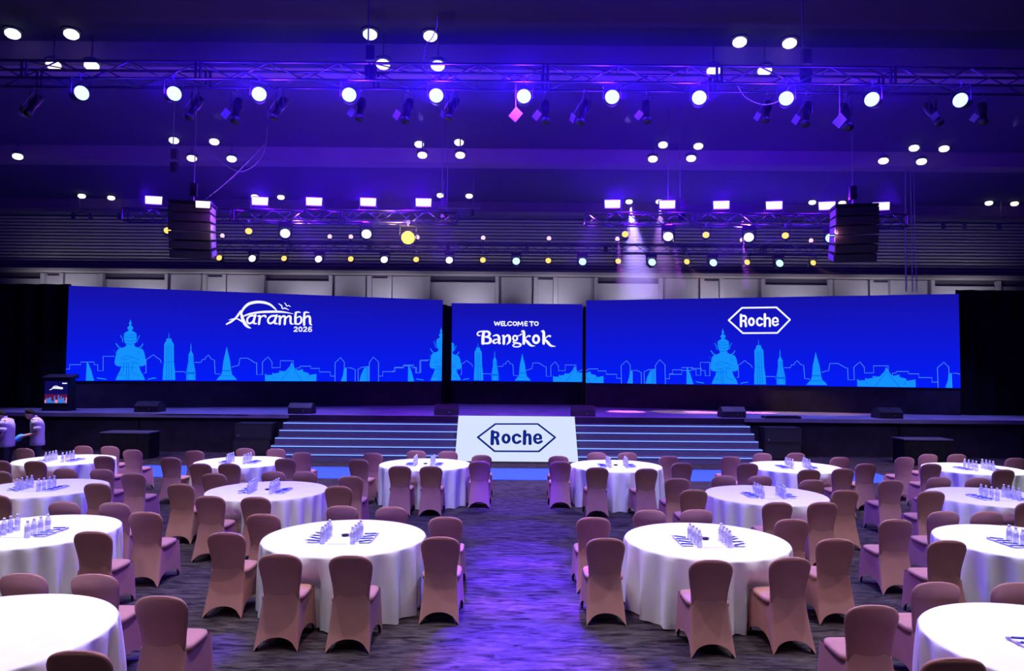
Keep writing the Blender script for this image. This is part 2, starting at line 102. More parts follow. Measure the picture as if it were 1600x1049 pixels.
DOWNLIGHTS=[[-11.02, 15.36, 10.1, "c", "round ceiling light, cool upper lamp of the cluster at top left"],
[-9.73, 15.36, 10.1, "w", "round ceiling light, warm upper lamp of the cluster at top left"],
[-10.27, 15.62, 9.52, "w", "round ceiling light, warm lower lamp of the cluster at top left"],
[-9.43, 15.64, 9.52, "c", "round ceiling light, cool lower lamp of the cluster at top left"],
[-3.15, 15.25, 10.1, "c", "round ceiling light, cool upper lamp of the cluster top middle"],
[-1.84, 15.31, 10.1, "w", "round ceiling light, warm upper lamp of the cluster top middle"],
[-1.69, 15.49, 9.52, "c", "round ceiling light, cool lower lamp of the cluster top middle"],
[-2.89, 15.44, 9.52, "w", "round ceiling light, warm lower lamp of the cluster top middle"],
[4.98, 15.47, 10.1, "c", "round ceiling light, cool upper lamp of the cluster at top right"],
[6.1, 15.51, 10.1, "w", "round ceiling light, warm upper lamp of the cluster at top right"],
[4.45, 15.64, 9.52, "w", "round ceiling light, warm lower lamp of the cluster at top right"],
[5.58, 15.61, 9.52, "c", "round ceiling light, cool lower lamp of the cluster at top right"],
[-16.18, 23.01, 9.62, "c", "round ceiling light, lone cool lamp at the left edge of the second row"],
[-10.96, 22.72, 10.1, "c", "round ceiling light, cool upper lamp above the left speaker array"],
[-9.7, 22.82, 10.1, "w", "round ceiling light, warm upper lamp above the left speaker array"],
[-10.52, 23.06, 9.62, "w", "round ceiling light, warm lower lamp above the left speaker array"],
[-9.23, 23.09, 9.62, "c", "round ceiling light, cool lower lamp above the left speaker array"],
[-3.07, 22.91, 10.1, "c", "round ceiling light, cool upper lamp of the second row left of centre"],
[-1.76, 22.68, 10.1, "w", "round ceiling light, warm upper lamp of the second row left of centre"],
[-2.91, 22.5, 9.62, "w", "round ceiling light, warm lower lamp of the second row left of centre"],
[-1.7, 22.47, 9.62, "c", "round ceiling light, cool lower lamp of the second row left of centre"],
[4.83, 22.76, 10.1, "c", "round ceiling light, cool upper lamp of the second row right of centre"],
[6.0, 22.87, 10.1, "w", "round ceiling light, warm upper lamp of the second row right of centre"],
[4.49, 22.71, 9.62, "w", "round ceiling light, warm lower lamp of the second row right of centre"],
[5.7, 22.61, 9.62, "c", "round ceiling light, cool lower lamp of the second row right of centre"],
[13.01, 22.88, 10.1, "c", "round ceiling light, cool upper lamp of the second row at far right"],
[14.01, 22.92, 10.1, "w", "round ceiling light, warm upper lamp of the second row at far right"],
[11.92, 22.71, 9.62, "w", "round ceiling light, warm lower lamp of the second row at far right"],
[13.17, 22.75, 9.62, "c", "round ceiling light, cool lower lamp of the second row at far right"],
[-18.58, 30.44, 10.1, "c", "round ceiling light, cool lamp of the leftmost pair in the back row"],
[-17.48, 30.74, 10.1, "w", "round ceiling light, warm lamp of the leftmost pair in the back row"],
[-11.08, 30.3, 10.1, "c", "round ceiling light, cool lamp of the second pair in the back row"],
[-9.98, 30.37, 10.1, "w", "round ceiling light, warm lamp of the second pair in the back row"],
[-3.07, 29.8, 10.1, "c", "round ceiling light, cool lamp of the third pair in the back row"],
[-1.86, 29.87, 10.1, "w", "round ceiling light, warm lamp of the third pair in the back row"],
[5.03, 30.66, 10.1, "c", "round ceiling light, cool lamp of the fourth pair in the back row"],
[6.33, 30.62, 10.1, "w", "round ceiling light, warm lamp of the fourth pair in the back row"],
[12.91, 30.5, 10.1, "c", "round ceiling light, cool lamp of the fifth pair in the back row"],
[14.24, 30.58, 10.1, "w", "round ceiling light, warm lamp of the fifth pair in the back row"],
[20.44, 30.36, 10.1, "c", "round ceiling light, cool lamp of the rightmost pair in the back row"],
[21.59, 30.43, 10.1, "w", "round ceiling light, warm lamp of the rightmost pair in the back row"]]

# ------------------------------------------------------------------ materials
def new_mat(name):
    m = bpy.data.materials.new(name); m.use_nodes = True
    return m, m.node_tree.nodes, m.node_tree.links, m.node_tree.nodes['Principled BSDF']
def mat(name, col, rough=.6, metal=0.0, emis=None, es=0.0, var=0.0, scale=8.0, bump=0.0, bscale=80.0, trans=0.0, ior=1.45, spec=.5):
    m, n, l, b = new_mat(name)
    b.inputs['Base Color'].default_value = (*col, 1); b.inputs['Roughness'].default_value = rough; b.inputs['Metallic'].default_value = metal
    b.inputs['Specular IOR Level'].default_value = spec
    if trans: b.inputs['Transmission Weight'].default_value = trans; b.inputs['IOR'].default_value = ior
    if emis: b.inputs['Emission Color'].default_value = (*emis, 1); b.inputs['Emission Strength'].default_value = es
    if var or bump:
        tc = n.new('ShaderNodeTexCoord')
    if var:
        t = n.new('ShaderNodeTexNoise'); t.inputs['Scale'].default_value = scale; t.inputs['Detail'].default_value = 3
        r = n.new('ShaderNodeMapRange'); r.inputs['To Min'].default_value = 1 - var; r.inputs['To Max'].default_value = 1 + var
        r.inputs['From Min'].default_value = .3; r.inputs['From Max'].default_value = .7
        mx = n.new('ShaderNodeMix'); mx.data_type = 'RGBA'; mx.blend_type = 'MULTIPLY'; mx.inputs['Factor'].default_value = 1
        mx.inputs['A'].default_value = (*col, 1)
        cb = n.new('ShaderNodeCombineColor')
        l.new(tc.outputs['Object'], t.inputs['Vector']); l.new(t.outputs['Fac'], r.inputs['Value'])
        for i in range(3): l.new(r.outputs[0], cb.inputs[i])
        l.new(cb.outputs[0], mx.inputs['B']); l.new(mx.outputs['Result'], b.inputs['Base Color'])
    if bump:
        t2 = n.new('ShaderNodeTexNoise'); t2.inputs['Scale'].default_value = bscale; t2.inputs['Detail'].default_value = 2
        bp = n.new('ShaderNodeBump'); bp.inputs['Strength'].default_value = bump; bp.inputs['Distance'].default_value = .01
        l.new(tc.outputs['Object'], t2.inputs['Vector']); l.new(t2.outputs['Fac'], bp.inputs['Height']); l.new(bp.outputs[0], b.inputs['Normal'])
    return m
def emit(name, col, s):
    m = bpy.data.materials.new(name); m.use_nodes = True; n = m.node_tree.nodes; n.clear()
    e = n.new('ShaderNodeEmission'); e.inputs[0].default_value = (*col, 1); e.inputs[1].default_value = s
    o = n.new('ShaderNodeOutputMaterial'); m.node_tree.links.new(e.outputs[0], o.inputs[0]); return m
def srgb(r, g, b): return tuple(((c / 255) / 12.92 if c / 255 <= .04045 else ((c / 255 + .055) / 1.055) ** 2.4) for c in (r, g, b))

M = {}
M['chair'] = mat('stretch_fabric', (0.41, 0.203, 0.188), .75, var=.06, scale=5, bump=.08, bscale=300, spec=.25)
M['chair_leg'] = mat('black_leg', (.01, .01, .012), .5)
M['cloth'] = mat('white_cloth', (.84, .84, .86), .85, var=.03, scale=6, bump=.05, bscale=220, spec=.2)
M['wood'] = mat('plywood', (.3, .2, .12), .7, var=.1)
M['black'] = mat('black_paint', (.012, .012, .014), .55, var=.2, scale=3)
M['drape'] = mat('black_drape', (.006, .006, .009), .95, var=.3, scale=4, spec=.1)
M['fascia'] = mat('black_fascia', (.022, .019, .032), .8, var=.3, scale=2, spec=.2)
M['deck'] = mat('stage_deck_gloss', (.26, .24, .32), .45, var=.25, scale=1.5)
M['step'] = mat('step_paint', (.075, .065, .13), .6, var=.1)
M['truss'] = mat('aluminium_truss', (.08, .08, .095), .35, 1.0, var=.15, scale=10)
M['steel'] = mat('steel_cable', (.3, .3, .33), .4, 1.0)
M['fixture'] = mat('fixture_housing', (.007, .007, .009), .45, bump=.1)
M['gelframe'] = mat('gel_frame_metal', (.16, .16, .18), .4, .3)
M['ceiling'] = mat('dark_ceiling', (.006, .0055, .010), .9, var=.2, scale=.4)
M['beam'] = mat('ceiling_beam', (.15, .09, .16), .8, var=.15, scale=.6)
M['slat'] = mat('grey_slat', (.24, .21, .225), .6, var=.1, scale=1)
M['slatback'] = mat('slat_backing', (.02, .02, .024), .9)
M['panel'] = mat('wall_panel', (.30, .28, .31), .8, var=.06, scale=.8, bump=.05)
M['panel_dark'] = mat('wall_recess', (.05, .04, .06), .9)
M['wallside'] = mat('side_wall', (.03, .03, .035), .9, var=.1)
M['speaker'] = mat('speaker_cabinet', (.014, .014, .018), .55, bump=.2, bscale=400)
M['grille'] = mat('speaker_grille', (.05, .05, .055), .5, .4, bump=.3, bscale=600)
M['bright_plate'] = mat('bright_plate', (.9, .9, .95), .25, .2)
M['paper'] = mat('white_paper', (.85, .86, .9), .8)
M['card'] = mat('printed_card_edge', (.35, .42, .8), .6)
M['dish'] = mat('dark_dish', (.02, .012, .012), .3)
M['pen'] = mat('blue_pen', (.02, .05, .5), .3)
M['pentip'] = mat('white_pen_cap', (.8, .8, .85), .3)
M['cap'] = mat('bottle_cap', (.9, .88, .94), .4)
M['blabel'] = mat('bottle_label', (.74, .74, .86), .6)
M['shirt'] = mat('white_polo', (.50, .47, .52), .85, var=.04, bump=.1)
M['trousers'] = mat('black_trousers', (.012, .012, .016), .85)
M['skin'] = mat('skin', (.45, .27, .20), .55)
M['hair'] = mat('black_hair', (.006, .005, .005), .8, spec=.15)
M['bluecloth'] = mat('blue_cloth', (.06, .40, 1.0), .8, bump=.2, bscale=60)
M['eye'] = mat('eye_white', (.6, .6, .6), .3)
# water bottle: clear plastic
m, n, l, b = new_mat('clear_bottle'); M['bottle'] = m
b.inputs['Base Color'].default_value = (.80, .82, .95, 1); b.inputs['Roughness'].default_value = .15; b.inputs['Alpha'].default_value = .45
b.inputs['Specular IOR Level'].default_value = .9
# carpet: short wavy streaks
m, n, l, b = new_mat('wavy_carpet'); M['carpet'] = m
tc = n.new('ShaderNodeTexCoord')
def streak(rot, sx, sy, det, rough, dist):
    mp = n.new('ShaderNodeMapping'); mp.inputs['Scale'].default_value = (sx, sy, 1); mp.inputs['Rotation'].default_value = (0, 0, rot)
    t = n.new('ShaderNodeTexNoise'); t.inputs['Scale'].default_value = 1; t.inputs['Detail'].default_value = det; t.inputs['Roughness'].default_value = rough; t.inputs['Distortion'].default_value = dist
    l.new(tc.outputs['Object'], mp.inputs[0]); l.new(mp.outputs[0], t.inputs['Vector']); return t
a_ = streak(1.0, 4.0, 15, 3, .62, .8); c_ = streak(.45, 1.6, 7, 4, .6, 1.4)
mix = n.new('ShaderNodeMix'); mix.data_type = 'FLOAT'; mix.inputs['Factor'].default_value = .45
cr = n.new('ShaderNodeValToRGB'); cr.color_ramp.elements[0].position = .38; cr.color_ramp.elements[0].color = (.007, .006, .008, 1)
cr.color_ramp.elements[1].position = .62; cr.color_ramp.elements[1].color = (.078, .062, .068, 1)
l.new(a_.outputs['Fac'], mix.inputs['A']); l.new(c_.outputs['Fac'], mix.inputs['B']); l.new(mix.outputs['Result'], cr.inputs[0]); l.new(cr.outputs[0], b.inputs['Base Color'])
b.inputs['Roughness'].default_value = .95; b.inputs['Specular IOR Level'].default_value = .1
bp = n.new('ShaderNodeBump'); bp.inputs['Strength'].default_value = .25; bp.inputs['Distance'].default_value = .01; l.new(mix.outputs['Result'], bp.inputs['Height']); l.new(bp.outputs[0], b.inputs['Normal'])
# screen picture: blue, brighter towards its foot (the picture shown on the LED wall)
def screen_mat(name, top, bot, s, h):
    m = bpy.data.materials.new(name); m.use_nodes = True; n = m.node_tree.nodes; n.clear(); l = m.node_tree.links
    tc = n.new('ShaderNodeTexCoord'); sp = n.new('ShaderNodeSeparateXYZ'); mr = n.new('ShaderNodeMapRange'); mr.inputs['From Max'].default_value = h
    cr = n.new('ShaderNodeValToRGB'); cr.color_ramp.elements[0].color = (*bot, 1); cr.color_ramp.elements[1].color = (*top, 1)
    e = n.new('ShaderNodeEmission'); e.inputs[1].default_value = s; o = n.new('ShaderNodeOutputMaterial')
    l.new(tc.outputs['Object'], sp.inputs[0]); l.new(sp.outputs['Z'], mr.inputs['Value']); l.new(mr.outputs[0], cr.inputs[0]); l.new(cr.outputs[0], e.inputs[0]); l.new(e.outputs[0], o.inputs[0])
    return m
M['screen'] = screen_mat('screen_picture', srgb(22, 18, 165), srgb(2, 28, 250), 1.0, 3.37)
M['s_white'] = emit('screen_white', srgb(250, 250, 255), 1.0)
M['s_cyan'] = emit('screen_cyan', srgb(20, 145, 255), 1.0)
M['s_line'] = emit('screen_line', srgb(75, 145, 255), 1.0)
M['s_mid'] = emit('screen_mid_blue', srgb(0, 100, 235), 1.0)
M['panel_lit'] = emit('lit_white_panel', srgb(216, 228, 255), 1.0)
M['navy'] = emit('navy_mark', srgb(18, 38, 130), 1.0)
M['led'] = emit('led_strip', srgb(105, 140, 255), 2.0)
M['l_white'] = emit('lamp_cool', (.85, .93, 1), 1.6)
M['l_warm'] = emit('lamp_warm', (1, .86, .84), 1.5)
M['l_blue'] = emit('lamp_blue', (.50, .85, 1), 1.8)
M['l_violet'] = emit('lamp_violet', (.98, .86, 1), 1.3)
M['l_amber'] = emit('lamp_amber', (1, .62, .14), 1.4)
M['l_gold'] = emit('lamp_gold', (1, .85, .1), 2)
M['l_cyan'] = emit('lamp_cyan', (.45, .9, 1), 1.8)
M['l_pink'] = emit('lamp_pink', (1, .6, .85), 1.3)
M['lect'] = emit('lectern_screen', srgb(14, 12, 90), 1.0)
M['lect_red'] = emit('lectern_red', srgb(90, 18, 70), 1.0)
M['lect_sky'] = emit('lectern_skyline', srgb(60, 130, 235), 1.0)
M['lect_pink'] = emit('lectern_pink', srgb(255, 150, 170), 1.0)
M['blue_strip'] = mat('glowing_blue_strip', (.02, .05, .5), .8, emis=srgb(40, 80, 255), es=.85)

# ------------------------------------------------------------------ mesh helpers
class MB:
    def __init__(s): s.bm = bmesh.new()
    def _face(s, vs):
        try: return s.bm.faces.new(vs)
        except ValueError: return None
    def box(s, c, d, R=None):
        c = Vector(c); hx, hy, hz = d[0] / 2, d[1] / 2, d[2] / 2; v = []
        for z in (-hz, hz):
            for x, y in ((-hx, -hy), (hx, -hy), (hx, hy), (-hx, hy)):
                p = Vector((x, y, z)); p = R @ p if R else p; v.append(s.bm.verts.new(c + p))
        for f in ((3, 2, 1, 0), (4, 5, 6, 7), (0, 1, 5, 4), (1, 2, 6, 5), (2, 3, 7, 6), (3, 0, 4, 7)): s._face([v[i] for i in f])
        return s
    def prism(s, poly, y0, y1, T=None):
        """polygon in x,z extruded along y"""
        a = [s.bm.verts.new((T @ Vector((x, y0, z))) if T else (x, y0, z)) for x, z in poly]
        b = [s.bm.verts.new((T @ Vector((x, y1, z))) if T else (x, y1, z)) for x, z in poly]
        n = len(poly); s._face(a); s._face(b[::-1])
        for i in range(n): s._face((a[i], b[i], b[(i + 1) % n], a[(i + 1) % n]))
        return s
    def tube(s, p, q, r, n=8, r2=None, cap=True):
        p = Vector(p); q = Vector(q); d = (q - p)
        if d.length < 1e-6: return s
        R = d.to_track_quat('Z', 'Y').to_matrix(); r2 = r if r2 is None else r2
        a = [s.bm.verts.new(p + R @ Vector((r * cos(2 * pi * i / n), r * sin(2 * pi * i / n), 0))) for i in range(n)]
        b = [s.bm.verts.new(q + R @ Vector((r2 * cos(2 * pi * i / n), r2 * sin(2 * pi * i / n), 0))) for i in range(n)]
        for i in range(n): s._face((a[i], a[(i + 1) % n], b[(i + 1) % n], b[i]))
        if cap: s._face(a[::-1]); s._face(b)
        return s
    def path(s, pts, r, n=6):
        for a, b in zip(pts[:-1], pts[1:]): s.tube(a, b, r, n)
        return s
    def rings(s, rings, cap0=True, cap1=True):
        prev = None; first = None
        for ring in rings:
            cur = [s.bm.verts.new(p) for p in ring]
            if prev:
                n = len(cur)
                for i in range(n): s._face((prev[i], prev[(i + 1) % n], cur[(i + 1) % n], cur[i]))
            else: first = cur
            prev = cur
        if cap0: s._face(first[::-1])
        if cap1: s._face(prev)
        return s
    def lathe(s, prof, n=16, T=None, cap0=True, cap1=True):
        rg = []
        for r, z in prof:
            ring = [Vector((r * cos(2 * pi * i / n), r * sin(2 * pi * i / n), z)) for i in range(n)]
            if T: ring = [T @ p for p in ring]
            rg.append(ring)
        return s.rings(rg, cap0, cap1)
    def mesh(s, name, m, smooth=False):
        me = bpy.data.meshes.new(name); bmesh.ops.recalc_face_normals(s.bm, faces=s.bm.faces); s.bm.to_mesh(me); s.bm.free()
        if m: me.materials.append(m)
        if smooth: me.polygons.foreach_set('use_smooth', [True] * len(me.polygons))
        return me
    def build(s, name, m, parent=None, smooth=False, loc=None, rot=None):
        return link(name, s.mesh(name, m, smooth), parent, loc, rot)
def link(name, me, parent=None, loc=None, rot=None):
    o = bpy.data.objects.new(name, me); COL.objects.link(o)
    if parent: o.parent = parent
    if loc is not None: o.location = loc
    if rot is not None: o.rotation_euler = rot
    return o
def tag(o, label=None, cat=None, group=None, kind=None):
    if label: o['label'] = label
    if cat: o['category'] = cat
    if group: o['group'] = group
    if kind: o['kind'] = kind
    return o
def thing(name, label, cat, loc=(0, 0, 0), rz=0, group=None):
    o = bpy.data.objects.new(name, None); COL.objects.link(o); o.location = loc; o.rotation_euler = (0, 0, rz); o.empty_display_size = .1
    return tag(o, label, cat, group)
def copy_tree(o, parent=None):
    c = o.copy(); COL.objects.link(c)
    if parent: c.parent = parent
    for ch in list(o.children): copy_tree(ch, c)
    return c
def struct(o, label=None, cat=None): o['kind'] = 'structure'; return tag(o, label, cat)
def Rx(a): return Matrix.Rotation(a, 3, 'X')
def Ry(a): return Matrix.Rotation(a, 3, 'Y')
def Rz(a): return Matrix.Rotation(a, 3, 'Z')

# ------------------------------------------------------------------ the room
struct(MB().box((0, 17, -.1), (60, 44, .2)).build('floor', M['carpet']), 'dark grey carpet with a wavy streaked pattern', 'floor')
struct(MB().box((0, 17, CEIL + .1), (60, 44, .2)).build('ceiling', M['ceiling']), 'dark hall ceiling far above the tables', 'ceiling')
struct(MB().box((-26.6, 17, 5.05), (.2, 44, 10.1)).build('wall_left', M['wallside']), 'dark side wall of the hall', 'wall')
struct(MB().box((26.6, 17, 5.05), (.2, 44, 10.1)).build('wall_right', M['wallside']), 'dark side wall of the hall', 'wall')
# back wall: light panels below, slatted bulkhead above
wb = struct(MB().box((0, 35.4, 5.05), (53, .2, 10.1)).build('wall_back', M['panel_dark']), 'back wall with pale panels below a band of grey slats', 'wall')
def X35(px): return (px - 800) * 35.1 / 1115.0
xs = [-60, 60, 66, 90, 96, 152, 158, 255, 260, 314, 320, 345, 351, 405, 411, 512, 518, 572, 579, 604, 611, 665, 671, 773, 779, 833, 840, 864, 871, 928, 934, 1030, 1036, 1094, 1101, 1125, 1132, 1190, 1196, 1296, 1302, 1360, 1366, 1392, 1398, 1456, 1462, 1560, 1566, 1700]
for a, b_ in zip(xs[:-1], xs[1:]):
    wpx = b_ - a
    x0, x1 = X35(a), X35(b_)
    if wpx < 9: MB().box(((x0 + x1) / 2, 35.16, 3.65), (x1 - x0 - .01, .26, 7.2)).build('post', M['panel'], wb)
    elif wpx < 40: MB().box(((x0 + x1) / 2, 35.27, 3.6), (x1 - x0 - .02, .04, 7.1)).build('panel', M['panel'], wb)
    elif wpx < 80: MB().box(((x0 + x1) / 2, 35.22, 3.65), (x1 - x0 - .02, .08, 7.2)).build('panel', M['panel'], wb)
    else: MB().box(((x0 + x1) / 2, 35.22, 3.5), (x1 - x0 - .02, .08, 6.95)).build('panel', M['panel'], wb)
MB().box((0, 34.9, 7.36), (53, .8, .14)).build('ledge', M['slat'], wb)
MB().box((0, 34.98, 8.75), (53, .3, 2.65)).build('slat_backing', M['slatback'], wb)
sl = MB().prism([(0, -.055), (.12, -.03), (.12, .05), (0, .045)], -26.4, 26.4, Matrix(((-1, 0, 0, 0), (0, 0, 0, 0), (0, 0, 1, 0), (0, 0, 0, 1))) if False else None).mesh('slat', M['slat'])
for v in sl.vertices:
    x, y, z = v.co; v.co = (y, -x, z)
sl.flip_normals()
for i in range(16): link('slat', sl, wb, (0, 34.84, 7.52 + i * .162))
# ceiling beams
for k, (y, z0, z1) in enumerate(((15.9, 9.52, 10.1), (23.6, 9.62, 10.1), (31.3, 9.66, 10.1))):
    bt = struct(MB().box((0, y + .35, (z0 + z1) / 2), (53, .7, z1 - z0)).build('trim_%d' % (k + 1), M['beam']), 'long ceiling beam running across the hall', 'beam')

# ------------------------------------------------------------------ stage
DECK = 1.2
st = thing('stage', 'long low black stage with a glossy dark deck', 'stage')
MB().box((0, 27.6, DECK - .06), (52.8, 9.2, .12)).build('deck', M['deck'], st)
MB().box((0, 27.65, DECK / 2 - .06), (52.7, 9.0, DECK - .12)).build('skirt', M['fascia'], st)
for i, xx in enumerate([-20, -16, -12, -8.5, 8.8, 12.5, 16.5, 20.5]): MB().box((xx, 23.13, .56), (.03, .04, 1.1)).build('seam', M['drape'], st)
MB().box((-9.9, 23.01, DECK - .03), (2.9, .02, .03)).build('edge_tape', mat('white_tape', (.7, .7, .75), .6), st)
ss = thing('stage_steps', 'wide black steps edged with glowing white blue strips', 'steps', (0, 0, 0))
ys = [20.95, 21.32, 21.68, 22.05, 22.42]
for i, y in enumerate(ys):
    z = .2 * (i + 1)
    MB().box((.17, (y + 23.0) / 2, z - .1), (14.62, 23.0 - y, .2)).build('step', M['step'], ss)
    MB().box((.17, y + .17, z + .004), (14.55, .30, .008)).build('tread', M['step'], ss)
    MB().box((.17, y - .012, z - .020), (14.58, .02, .026)).build('led_strip', M['led'], ss)
MB().box((.17, 22.98, 1.1), (14.6, .03, .19)).build('riser', M['fascia'], ss)
# sloped logo panel on the steps
px0, py0, pz0, PW, pdy, pdz = PANEL
PH = sqrt(pdy * pdy + pdz * pdz); pang = math.atan2(pdz, pdy)
def panel_T(u, v, off=0.0):  # metres on the panel face -> world
    uy, uz = pdy / PH, pdz / PH
    return Vector((px0 + u, py0 - .15 + v * uy - off * uz, pz0 + v * uz + off * uy))
pn = thing('logo_panel', 'sloped white glowing panel with a dark blue hexagon logo on the steps', 'sign')
mb = MB(); a = [panel_T(u, v, o) for o in (-.05, 0) for (u, v) in ((0, 0), (PW, 0), (PW, PH), (0, PH))]
vv = [mb.bm.verts.new(p) for p in a]
for f in ((3, 2, 1, 0), (4, 5, 6, 7), (0, 1, 5, 4), (1, 2, 6, 5), (2, 3, 7, 6), (3, 0, 4, 7)): mb._face([vv[i] for i in f])
mb.build('lit_face', M['panel_lit'], pn)

# strokes -> flat ribbons with round ends
def smooth_pts(pts, k=4):
    if len(pts) < 3: return pts
    P = [Vector(p) for p in pts]; closed = (P[0] - P[-1]).length < .004; out = []
    n = len(P)
    for i in range(n - 1):
        p0 = P[i - 1] if i > 0 else (P[-2] if closed else P[0] * 2 - P[1]); p1 = P[i]; p2 = P[i + 1]
        p3 = P[i + 2] if i + 2 < n else (P[1] if closed else P[-1] * 2 - P[-2])
        for j in range(k):
            t = j / k; t2 = t * t; t3 = t2 * t
            out.append(.5 * ((2 * p1) + (-p0 + p2) * t + (2 * p0 - 5 * p1 + 4 * p2 - p3) * t2 + (-p0 + 3 * p1 - 3 * p2 + p3) * t3))
    out.append(P[-1]); return out
def ribbons(mb, strokes, fn, curve=True, lift=0.0, thick=.006):
    for st_ in strokes:
        P = smooth_pts([Vector(p) for p in st_]) if (curve and len(st_) > 2) else [Vector(p) for p in st_]
        L, R = [], []
        for i, p in enumerate(P):
            a_ = P[max(i - 1, 0)]; b2 = P[min(i + 1, len(P) - 1)]
            d = Vector((b2.x - a_.x, b2.y - a_.y)); d = d.normalized() if d.length > 1e-6 else Vector((1, 0))
            nrm = Vector((-d.y, d.x)) * max(p.z, .004) / 2
            L.append((p.x + nrm.x, p.y + nrm.y)); R.append((p.x - nrm.x, p.y - nrm.y))
        for i in range(len(P) - 1):
            q = [L[i], R[i], R[i + 1], L[i + 1]]
            mb._face([mb.bm.verts.new(fn(u, v, lift + thick)) for u, v in q])
        for p in (P if curve else P):
            r = max(p.z, .004) / 2
            mb._face([mb.bm.verts.new(fn(p.x + r * cos(t * pi / 4), p.y + r * sin(t * pi / 4), lift + thick)) for t in range(8)])
def marks(strokes, groups, fn, curve, lift, m, parent):
    for nm_, a_, b2 in groups:
        mb = MB(); ribbons(mb, strokes[a_:b2], fn, curve, lift); mb.build(nm_, m, parent)
HEXL = (('letter', 6, 9), ('letter', 9, 10), ('letter', 10, 11), ('letter', 11, 13), ('letter', 13, 15))
marks(LOGO_PANEL, (('hexagon_mark', 0, 6),), panel_T, False, .004, M['navy'], pn)
marks(LOGO_PANEL, HEXL, panel_T, True, .004, M['navy'], pn)

# ------------------------------------------------------------------ LED walls
ZB, SH = 2.17, 3.37
SCR = {'L': ((-15.692, 25.15), (-2.874, 29.4)), 'C': ((-2.637, 30.8), (3.043, 30.8)), 'R': ((3.018, 29.1), (15.983, 25.45))}
def make_screen(key, label):
    (x0, y0), (x1, y1) = SCR[key]; d = Vector((x1 - x0, y1 - y0)); L = d.length; ang = math.atan2(d.y, d.x)
    t = thing('led_screen', label, 'screen', (x0, y0, ZB), ang)
    MB().box((L / 2, .11, SH / 2), (L, .2, SH)).build('screen_cabinet', M['black'], t)
    MB().box((L / 2, .004, SH / 2), (L, .008, SH)).build('screen_face', M['screen'], t)
    pl = MB().box((L / 2, .20, (DECK - ZB) / 2), (L, .3, ZB - DECK)).build('plinth', M['fascia'], t)
    return t, L
def loc_fn(u, v, off): return Vector((u, -off, v))
def clip_u(poly, u0, u1):
    def clip(P, inside, inter):
        out = []
        for i in range(len(P)):
            a_, b2 = P[i], P[(i + 1) % len(P)]
            if inside(a_): out.append(a_)
            if inside(a_) != inside(b2): out.append(inter(a_, b2))
        return out
    def ix(c): return lambda a_, b2: (c, a_[1] + (b2[1] - a_[1]) * (c - a_[0]) / (b2[0] - a_[0]))
    poly = clip(poly, lambda p: p[0] >= u0, ix(u0))
    if poly: poly = clip(poly, lambda p: p[0] <= u1, ix(u1))
    return poly
def clip_stroke(st_, u0, u1):
    out = []; cur = []
    for p, q in zip(st_[:-1], st_[1:]):
        a_, b2 = Vector(p), Vector(q)
        ta, tb = 0.0, 1.0; dx = b2.x - a_.x
        if abs(dx) < 1e-9:
            if not (u0 <= a_.x <= u1): ta = 2
        else:
            t0, t1 = sorted(((u0 - a_.x) / dx, (u1 - a_.x) / dx)); ta, tb = max(0, t0), min(1, t1)
        if ta < tb:
            if not cur or ta > 0: 
                if len(cur) > 1: out.append(cur)
                cur = [tuple(a_.lerp(b2, ta))]
            cur.append(tuple(a_.lerp(b2, tb)))
        else:
            if len(cur) > 1: out.append(cur)
            cur = []
    if len(cur) > 1: out.append(cur)
    return out
def skyline(t, L, offs, sc=1.0, vs_=1.0):
    for o_ in offs:
        for k, poly in SKY_FILL.items():
            P = clip_u([(u * sc + o_, v * vs_) for u, v in poly], .005, L - .005)
            if len(P) > 2:
                mk = MB(); vv_ = [mk.bm.verts.new(loc_fn(u, max(v, .01), .004)) for u, v in P]; [mk._face([vv_[q] for q in tri]) for tri in tessellate_polygon([[Vector((u, v, 0)) for u, v in P]])]; mk.build('skyline_building', M['s_cyan'], t)
        for src, nm_, mk_, lift in ((SKY_LINE, 'skyline_outline', 's_line', .001), (SKY_HORN, 'skyline_print', 's_cyan', .003), (SKY_DARK, 'skyline_detail', 's_mid', .006)):
            for s_ in src:
                for cs in clip_stroke([(u * sc + o_, max(.01, v * vs_), ww) for u, v, ww in s_], .02, L - .02):
                    mb = MB(); ribbons(mb, [cs], loc_fn, False, lift, .002); mb.build(nm_, M[mk_], t)
def sub_z(strokes): return [[(u, v - ZB, ww) for u, v, ww in s_] for s_ in strokes]
tL, LL = make_screen('L', 'wide blue screen with a white arch and script logo')
skyline(tL, LL, (2.03, 13.5)); marks(sub_z(LOGO_LEFT), (('arch_mark', 0, 1), ('swoosh_mark', 1, 2), ('letter', 2, 5), ('letter', 5, 7), ('letter', 7, 9), ('letter', 9, 11), ('letter', 11, 14), ('letter', 14, 17), ('letter', 17, 20), ('bird_mark', 20, 21), ('bird_mark', 21, 22), ('digit', 22, 24), ('digit', 24, 25), ('digit', 25, 27), ('digit', 27, 28)), loc_fn, True, .006, M['s_white'], tL)
tC, LC = make_screen('C', 'narrow middle blue screen welcoming guests in white letters')
skyline(tC, LC, (-.02,), .965, .93); marks(sub_z(LOGO_CENTRE), [('letter', a_, b2) for a_, b2 in ((0, 4), (4, 6), (6, 8), (8, 12), (12, 15), (15, 16), (16, 19), (19, 20), (20, 22), (22, 23), (23, 24), (24, 25), (25, 26), (26, 28), (28, 30), (30, 31))], loc_fn, True, .006, M['s_white'], tC)
tR, LR = make_screen('R', 'wide blue screen with a white hexagon logo')
skyline(tR, LR, (5.41, -5.9), 1.02, .98)
marks(sub_z(LOGO_RIGHT), (('hexagon_mark', 0, 6),), loc_fn, False, .006, M['s_white'], tR)
marks(sub_z(LOGO_RIGHT), HEXL, loc_fn, True, .006, M['s_white'], tR)
